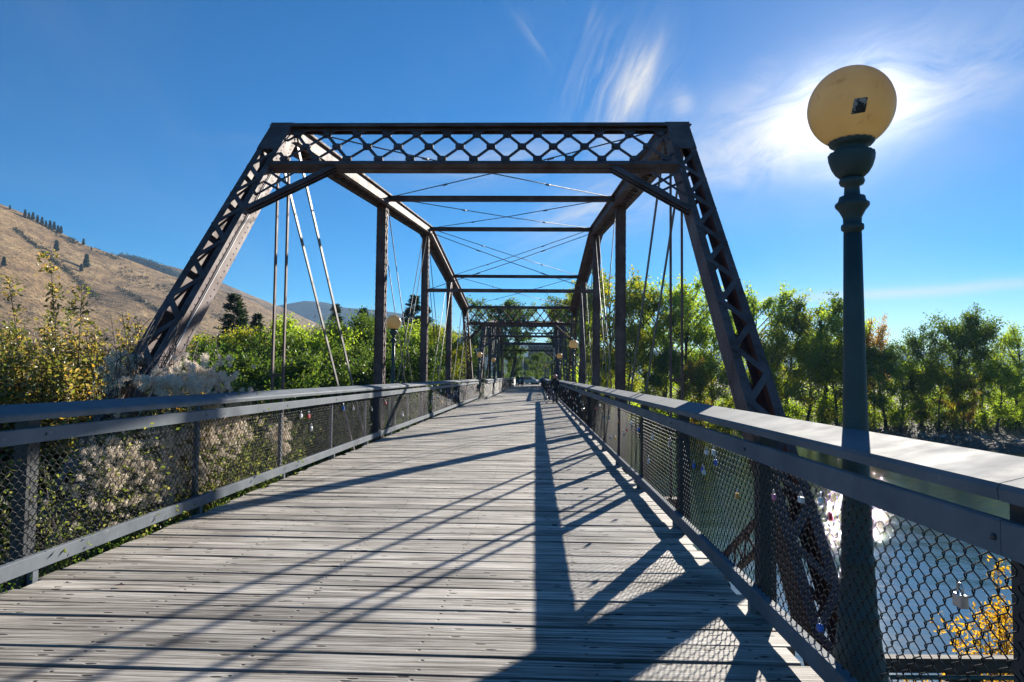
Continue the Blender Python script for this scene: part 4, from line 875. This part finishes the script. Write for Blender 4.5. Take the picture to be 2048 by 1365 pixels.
def hillbrush(lines, name, label, seed, h, mk='scrub'):
    r = np.random.default_rng(seed); P = []
    for (x0, y0, x1, y1, sp, n) in lines:
        for k in range(n):
            t = r.uniform(); c = h.at_pixel(x0 + (x1 - x0) * t + r.normal() * sp * .6, y0 + (y1 - y0) * t + r.normal() * sp); s = r.uniform(.6, 1.8)
            P.append(r.normal(size=(26, 3)) * [1.0 * s, 1.0 * s, .6 * s] + np.array(c) + [0, 0, .7 * s])
    link(name, leafmesh(name, np.concatenate(P), 1.0, M[mk], .7, .3, 0, None, seed), kind='stuff', label=label)
hillbrush([(30, 458, 200, 600, 1.6, 190), (80, 492, 205, 598, 3, 60), (235, 575, 330, 630, 1.6, 80), (240, 545, 370, 590, 7, 80), (110, 470, 160, 490, 3, 40), (350, 600, 560, 680, 8, 60), (190, 500, 240, 520, 2, 30)], 'scrub', 'dark scrub lining the gullies of the grassy hill', 41, hill)
r = np.random.default_rng(8); P = []
for k in range(260):
    px = r.uniform(240, 372); lo_ = np.interp(px, [240, 300, 372], [516, 530, 562]); c = hill2.at_pixel(px, lo_ + r.uniform(0, 14)); P.append(r.normal(size=(60, 3)) * [2.2, 2.2, 3.2] + np.array(c) + [0, 0, 6])
link('hill_forest', leafmesh('hill_forest', np.concatenate(P), 3.0, M['needle'], .6, .5, 0, None, 8), kind='stuff', label='strip of dark conifer forest on the back of the hill')

# the autumn shrub at the left, leaf by leaf
def shrub(label, base, stems, leafn, leaf, mk, spread, hmax, seed, name='autumn_shrub', group=None, cat='shrub', lean=(0, 0)):
    r = random.Random(seed); rn = np.random.default_rng(seed); o = thing(name, label, cat, base, 0, group); tm = MB(); P = []; D = []
    for k in range(stems):
        a = r.uniform(0, 6.28); R_ = spread * math.sqrt(r.random()); h = hmax * (1 - .35 * (R_ / spread) ** 2) * (r.uniform(.62, .95) if r.random() < .95 else r.uniform(.98, 1.12)); x0 = Vector((math.cos(a) * R_ * .35, math.sin(a) * R_ * .35, 0)); x1 = Vector((math.cos(a) * R_ + lean[0], math.sin(a) * R_ + lean[1], h))
        pts = [x0.lerp(x1, f) + Vector((r.uniform(-.12, .12), r.uniform(-.12, .12), .3 * math.sin(f * 3.14))) * (0 if f == 0 else 1) for f in (0, .25, .5, .75, 1)]
        tm.tube(pts, [.022, .018, .013, .009, .004], 4, False)
        n = leafn // stems
        for j in range(n // 9):
            f = 1 - r.random() ** 1.3 * .8; i_ = min(3, int(f * 4)); p = pts[i_].lerp(pts[i_ + 1], f * 4 - i_); d = Vector((r.uniform(-1, 1), r.uniform(-1, 1), r.uniform(-.1, 1))).normalized(); l = r.uniform(.12, .5) * (1.2 - f * .8)
            tm.tube([p, p + d * l], [.005, .002], 3, False); t = rn.uniform(.1, 1.05, 9)[:, None]; P.append(np.array(p) + t * np.array(d * l) + rn.normal(size=(9, 3)) * .05); D.append(np.tile(np.array(d), (9, 1)))
    tm.obj('stem', M['bark'], o, kind='stuff'); link('foliage', leafmesh('foliage', np.concatenate(P), leaf, M[mk], .5, -.1, .12, np.concatenate(D) * .6, seed), o, kind='stuff'); return o
def gz(x_, y_): return (x_, y_, float(gh(x_, y_)))
shrub('big autumn shrub at the left edge, green leaves turning orange and brown', gz(-7.55, 10.6), 280, 140000, .075, 'autumn', 2.05, 6.1, 51)
shrub('autumn shrub left of the big one, half out of the frame', gz(-9.8, 11.2), 150, 50000, .085, 'autumn', 2.3, 6.4, 52)
shrub('small orange-leaved shrub behind the foot of the left end post', gz(-7.0, 11.5), 190, 64000, .075, 'autumn', 1.7, 5.7, 53)
shrub('low autumn shrub under the left fence beside the nearest post', gz(-5.9, 6.6), 90, 28000, .065, 'autumn', 1.5, 2.6, 54)
shrub('green shrub beyond the clematis below the left railing', gz(-6.6, 14.5), 60, 9000, .10, 'green', 2.0, 4.2, 55, 'green_shrub')
shrub('low leafy shrub under the left fence right of the clematis', gz(-5.7, 11.2), 70, 16000, .05, 'vine', 1.1, 3.4, 56, 'green_shrub')
shrub('golden shrub by the water at the lower right, beyond the guardrail', (6.7, 9.2, -5.2), 120, 30000, .065, 'goldleaf', 1.6, 4.5, 57, 'golden_shrub')
shrub('low greenish shrub beneath the wooden guardrail', (4.6, 6.4, -2.9), 50, 6000, .07, 'yellowgreen', 1.2, 1.5, 58, 'green_shrub')

p_ = at(215, 590, 24); shrub('tall green shrub rising behind the autumn shrub, left of the end post', gz(p_.x, 24), 90, 22000, .12, 'green', 2.6, p_.z - float(gh(p_.x, 24)), 59, 'green_shrub')
# clematis on the left fence
cl = thing('clematis_vine', 'clematis with fluffy pale seed heads climbing over the left fence and end post', 'climbing plant', (-4.2, 8, 0))
r = random.Random(61); rn = np.random.default_rng(61); tm = MB(); P = []; H_ = []
def clump(y_, z_, xo): return Vector((-4.06 - 4.2 * 0 + 4.2 - xo, y_ - 8, z_))
for k in range(130):
    y0 = r.uniform(5.7, 11.4); y1 = y0 + r.uniform(-1.6, 1.6); xo = r.uniform(.0, .7); top = 1.05 + .5 * math.exp(-((y0 - 8.6) / 1.3) ** 2) - max(0, (y0 - 9.6)) * .14
    pts = []
    for f in (0, .25, .5, .75, 1):
        pts.append(Vector((.14 - xo * (.3 + .7 * f) + r.uniform(-.06, .06), y0 + (y1 - y0) * f - 8 + r.uniform(-.1, .1), -.4 + (top + .4) * r.uniform(.7, 1) * f)))
    tm.tube(pts, .006, 3, False)
    for j in range(130):
        f = r.random(); i_ = min(3, int(f * 4)); P.append(np.array(pts[i_].lerp(pts[i_ + 1], f * 4 - i_)) + rn.normal(size=3) * .09)
for k in range(60):   # tendrils up the end post
    y0 = r.uniform(7.6, 9.6); a = Vector((-.75 + r.uniform(-.25, .25), y0 - 8, 1.0)); tm.tube([a, a + Vector((r.uniform(-.2, .2), r.uniform(-.2, .5), r.uniform(.5, 1.1))), a + Vector((r.uniform(-.3, .3), r.uniform(0, .8), r.uniform(.6, 1.4)))], .005, 3, False)
tm.obj('stem', M['bark'], cl, kind='stuff')
link('foliage', leafmesh('foliage', np.array(P), .045, M['vine'], .6, 0, .1, None, 61), cl, kind='stuff')
def fluff(cs, seed):
    rr = np.random.default_rng(seed); V = []; n = 120
    for c, rad in cs:
        d = rr.normal(size=(n, 3)); d /= np.linalg.norm(d, axis=1)[:, None]; a = np.cross(d, rr.normal(size=(n, 3))); a /= np.linalg.norm(a, axis=1)[:, None]; L = rad * rr.uniform(.6, 1.25, n)[:, None]
        c = np.array(c); V.append(np.stack([c + d * L * .05, c + d * L * .8 + a * rad * .055, c + d * L + a * rad * .02, c + d * L * .75 - a * rad * .055], 1).reshape(-1, 3))
    V = np.concatenate(V); return numesh('seed_heads', V, np.arange(len(V)).reshape(-1, 4), M['fluff'])
heads = []
for k in range(1000):
    c0 = r.choice([(7.6, .80, .35), (8.3, .85, .30), (8.9, .75, .25), (7.0, .55, .4), (8.6, 1.1, .3), (9.3, .95, .25), (7.4, .35, .35), (8.2, .45, .3), (10.9, .62, .12), (6.6, .75, .35)])
    heads.append(((.20 - abs(r.gauss(0, .16)), c0[0] - 8 + r.gauss(0, .28 if c0[0] < 10 else .15), c0[1] + r.gauss(0, .17 if c0[0] < 10 else .12)), r.uniform(.022, .05)))
for k in range(210):
    y0 = r.uniform(7.8, 9.7); heads.append(((-.28 + r.gauss(0, .18), y0 - 8, 1.48 + .30 * math.exp(-((y0 - 9.0) / .9) ** 2) * r.uniform(-.4, 1.2) + r.gauss(0, .05)), r.uniform(.035, .065)))
for k in range(60): heads.append(((-1.08 + r.gauss(0, .07), .55 + r.gauss(0, .2), 1.62 + r.gauss(0, .12)), r.uniform(.05, .08)))
link('seed_heads', fluff(heads, 5), cl, kind='stuff')
# weeds growing along the left deck edge, one fallen leaf
Pw = []
for k in range(900): y_ = rn.uniform(4.6, 10.5); Pw.append((-3.95 + abs(rn.normal()) * -.07 + .05, y_, rn.uniform(-.04, .10) ** 1.0))
link('edge_weeds', leafmesh('edge_weeds', np.array(Pw), .032, M['darkgreen'], .5, .4, 0, None, 71), kind='stuff', label='small weeds sprouting along the left edge of the deck')
p = at(240, 1172, 5.2); p = CAMPOS + ray(240, 1172) * (1.64 / -ray(240, 1172).z)
MB().add([(-.04, -.01, 0), (0, -.022, .012), (.045, 0, .004), (.0, .018, .016)], [(0, 1, 2), (0, 2, 3)]).obj('fallen_leaf', plain('dry_leaf', (.45, .30, .22), .6), loc=(p.x, p.y, .012), label='single dry leaf lying on the deck at the lower left', cat='leaf')

# ------------------------------------------------------------------ people, bicycle, cars, buildings
def person(label, loc, rz, top, legs, headm, h=1.72, helmet=None, reach=.25, group=None):
    o = thing('person', label, 'person', loc, rz, group); k = h / 1.72
    vs = [(0, 0, .95), (0, 0, 1.15), (0, .02, 1.38), (0, .02, 1.5), (.09, 0, .90), (.11, .03, .50), (.11, 0, .08), (.11, .15, .03), (-.09, 0, .90), (-.11, .0, .50), (-.11, -.03, .08), (-.11, .12, .03), (.19, .02, 1.40), (.24, .04, 1.14), (.2, reach, 1.02), (-.19, .02, 1.40), (-.24, .04, 1.14), (-.2, reach, 1.02), (.19, reach + .1, 1.03), (-.19, reach + .1, 1.03), (0, .03, 1.62)]
    es = [(0, 1), (1, 2), (2, 3), (0, 4), (4, 5), (5, 6), (6, 7), (0, 8), (8, 9), (9, 10), (10, 11), (2, 12), (12, 13), (13, 14), (2, 15), (15, 16), (16, 17), (14, 18), (17, 19), (3, 20)]
    rd = [.15, .14, .16, .06, .10, .07, .05, .045, .10, .07, .05, .045, .06, .048, .035, .06, .048, .035, .035, .035, .095]
    me = bpy.data.meshes.new('body'); me.from_pydata([tuple(c * k for c in v) for v in vs], es, []); me.materials.append(top); body = link('body', me, o)
    sk = body.modifiers.new('skin', 'SKIN'); sv = me.skin_vertices[0].data
    for i_, r_ in enumerate(rd): sv[i_].radius = (r_ * k, r_ * k * (.75 if i_ < 3 else 1))
    sv[0].use_root = True; sub = body.modifiers.new('sub', 'SUBSURF'); sub.levels = sub.render_levels = 1
    MB().ball((0, .04 * k, 1.62 * k), .105 * k, 12, 8, (.85, 1, 1.12)).obj('head', M['skin'], o)
    m_ = MB().ball((0, .015 * k, 1.665 * k), .125 * k, 12, 8, (.9, 1.05, .85 if helmet else .9)); m_.obj('helmet' if helmet else 'hair', helmet or headm, o)
    m_ = MB()
    for s in (-1, 1): m_.tube([(s * .09 * k, 0, .93 * k), (s * .112 * k, .01, .5 * k), (s * .115 * k, -.005, .07 * k)], [.115 * k, .085 * k, .065 * k], 10)
    m_.obj('trousers', legs, o)
    return o
person('cyclist in black with a pink helmet standing behind the bicycle at the right railing', (1.22, 42.0, 0), .4, M['black'], M['black'], M['hair'], 1.70, M['pinkhelmet'])
person('brown-haired person in a pale shirt leaning on the right railing beyond the cyclist', (1.28, 45.6, 0), -1.4, M['teeshirt'], M['denim'], M['hair'], 1.66)
person('distant walker in dark clothes, left one of the two at the end of the bridge', (-2.75, 105, 0), 3.1, M['black'], M['denim'], M['hair'], 1.75, None, .06)
person('distant walker in blue, right one of the two at the end of the bridge', (-2.05, 106, 0), .1, M['denim'], M['black'], M['hair'], 1.7, None, .06)
bk = thing('bicycle', 'dark bicycle with a front basket leaning by the right railing', 'bicycle', (.93, 41.3, 0), math.radians(118))
for y_ in (-.52, .52):
    wl = MB().tube([(y_ + .33 * math.cos(t), 0, .345 + .33 * math.sin(t)) for t in np.linspace(0, 2 * math.pi, 29)], .017, 6, False).obj('wheel', M['tyre'], bk)
    m_ = MB()
    for t in np.linspace(0, 2 * math.pi, 15)[:-1]: m_.tube([(y_, 0, .345), (y_ + .32 * math.cos(t), 0, .345 + .32 * math.sin(t))], .003, 3, False)
    m_.tube([(y_, -.05, .345), (y_, .05, .345)], .02, 8); m_.obj('spokes', M['shackle'], wl, kind='stuff')
m_ = MB(); A_, B_, C_, D_, E_ = (-.52, 0, .345), (-.05, 0, .29), (-.18, 0, .82), (.36, 0, .80), (.42, 0, .62)
for a, c in ((A_, B_), (A_, C_), (B_, C_), (C_, D_), (B_, E_), (D_, E_), (E_, (.52, 0, .345)), (C_, (-.2, 0, .93)), (D_, (.34, 0, .98))): m_.tube([a, c], .018, 8)
m_.obj('frame', plain('bicycle_paint', (.25, .2, .28), .3), bk)
MB().tube([(.24, -.28, 1.02), (.35, -.22, 1.0), (.35, .22, 1.0), (.24, .28, 1.02)], .013, 6).obj('handlebar', M['black'], bk)
MB().bar((-.34, 0, .95), (-.08, 0, .96), .15, .05, (0, 1, 0)).obj('saddle', M['black'], bk)
MB().tube([(.50, 0, .78), (.50, 0, 1.02)], [.14, .18], 10).obj('basket', M['black'], bk)
MB().tube([(-.05, -.03, .29), (-.05, .03, .29)], .09, 12).obj('chainring', M['shackle'], bk)

def car(label, loc, rz, paint):
    o = thing('parked_car', label, 'car', loc, rz, 'cars parked beyond the bridge')
    prof_ = [(-2.2, .35), (-2.22, .7), (-2.1, .92), (-1.6, .98), (1.0, .96), (1.95, .82), (2.2, .62), (2.2, .32)]
    def slab(pr, w0, w1, nm, mt):
        n = len(pr); vs = [(w0 * s, x_, z_) if z_ < .9 else (w1 * s, x_, z_) for s in (-1, 1) for x_, z_ in pr]; m_ = MB(); m_.add(vs, [tuple(range(n)), tuple(range(2 * n - 1, n - 1, -1))] + [(i, n + i, n + (i + 1) % n, (i + 1) % n) for i in range(n)]); return m_.obj(nm, mt, o)
    slab(prof_, .88, .84, 'body', paint); slab([(-1.5, .97), (-1.0, 1.40), (.1, 1.42), (.95, .95)], .80, .66, 'windows', M['glass']); slab([(-1.05, 1.40), (-.95, 1.45), (.05, 1.47), (.15, 1.41)], .68, .64, 'roof', paint)
    for x_ in (-.78, .78):
        for y_ in (-1.35, 1.35): wl = MB().tube([(x_ - .1, y_, .32), (x_ + .1, y_, .32)], .32, 14).obj('wheel', M['tyre'], o); MB().tube([(x_ - .11, y_, .32), (x_ + .11, y_, .32)], .18, 10).obj('rim', M['shackle'], wl)
    for x_ in (-.6, .6): MB().box(x_ - .16, x_ + .16, 2.12, 2.215, .6, .74).obj('headlight', M['pale'], o); MB().box(x_ - .16, x_ + .16, -2.225, -2.15, .65, .8).obj('taillight', LOCK[3], o)
car('pale car parked left of the maple trunk beyond the bridge', (-1.6, 133, -.05), 1.2, M['carwhite']); car('silver car parked further back between the walkers and the maple', (-3.0, 139, -.05), 1.5, M['carsilver']); car('blue car parked right of the maple trunk beyond the bridge', (1.6, 134, -.05), 1.75, M['carblue']); car('white car parked behind the blue one right of the maple', (4.4, 139, -.05), 1.6, M['carwhite'])
def building(label, loc, w_, d_, h, floors, cols, wall, roofm, rz=0):
    o = thing('building', label, 'building', loc, rz); MB().box(-w_ / 2, w_ / 2, 0, d_, -4, h).obj('wall', wall, o); MB().box(-w_ / 2 - .3, w_ / 2 + .3, -.3, d_ + .3, h, h + .5).obj('roof', roofm, o)
    fm = MB(); a, c = w_ / cols * .55, h / floors * .5; fm.box(-a / 2 - .12, a / 2 + .12, -.08, .05, -.12, c + .12); fme = fm.mesh('window', M['pale']); pme = MB().box(-a / 2, a / 2, -.11, -.07, 0, c).mesh('pane', M['glass'])
    for i_ in range(cols):
        for j in range(floors): wn = link('window', fme, o, (-w_ / 2 + w_ * (i_ + .5) / cols, 0, h / floors * (j + .28))); link('pane', pme, wn)
    return o
P = at(1082, 693, 260); building('red brick tower block rising above the maple at the end of the bridge', (P.x, 260, 0), 9.6, 10, P.z, 4, 3, M['brick'], M['pale'])
P = at(1052, 716, 262); building('low wing with a pale roof left of the brick tower', (P.x - 2, 264, 0), 10, 8, P.z, 2, 4, M['brick'], M['pale'])
P = at(1222, 715, 230); building('brick and pale building glimpsed between the right truss posts', (P.x, 230, 0), 12, 10, P.z, 3, 5, M['brick'], M['pale'])
MB().tube([(-2.2, 118, 0), (-2.2, 118, 4.6)], .05, 6).obj('sign_post', M['shackle'], label='thin pale post right of the distant walkers', cat='post')
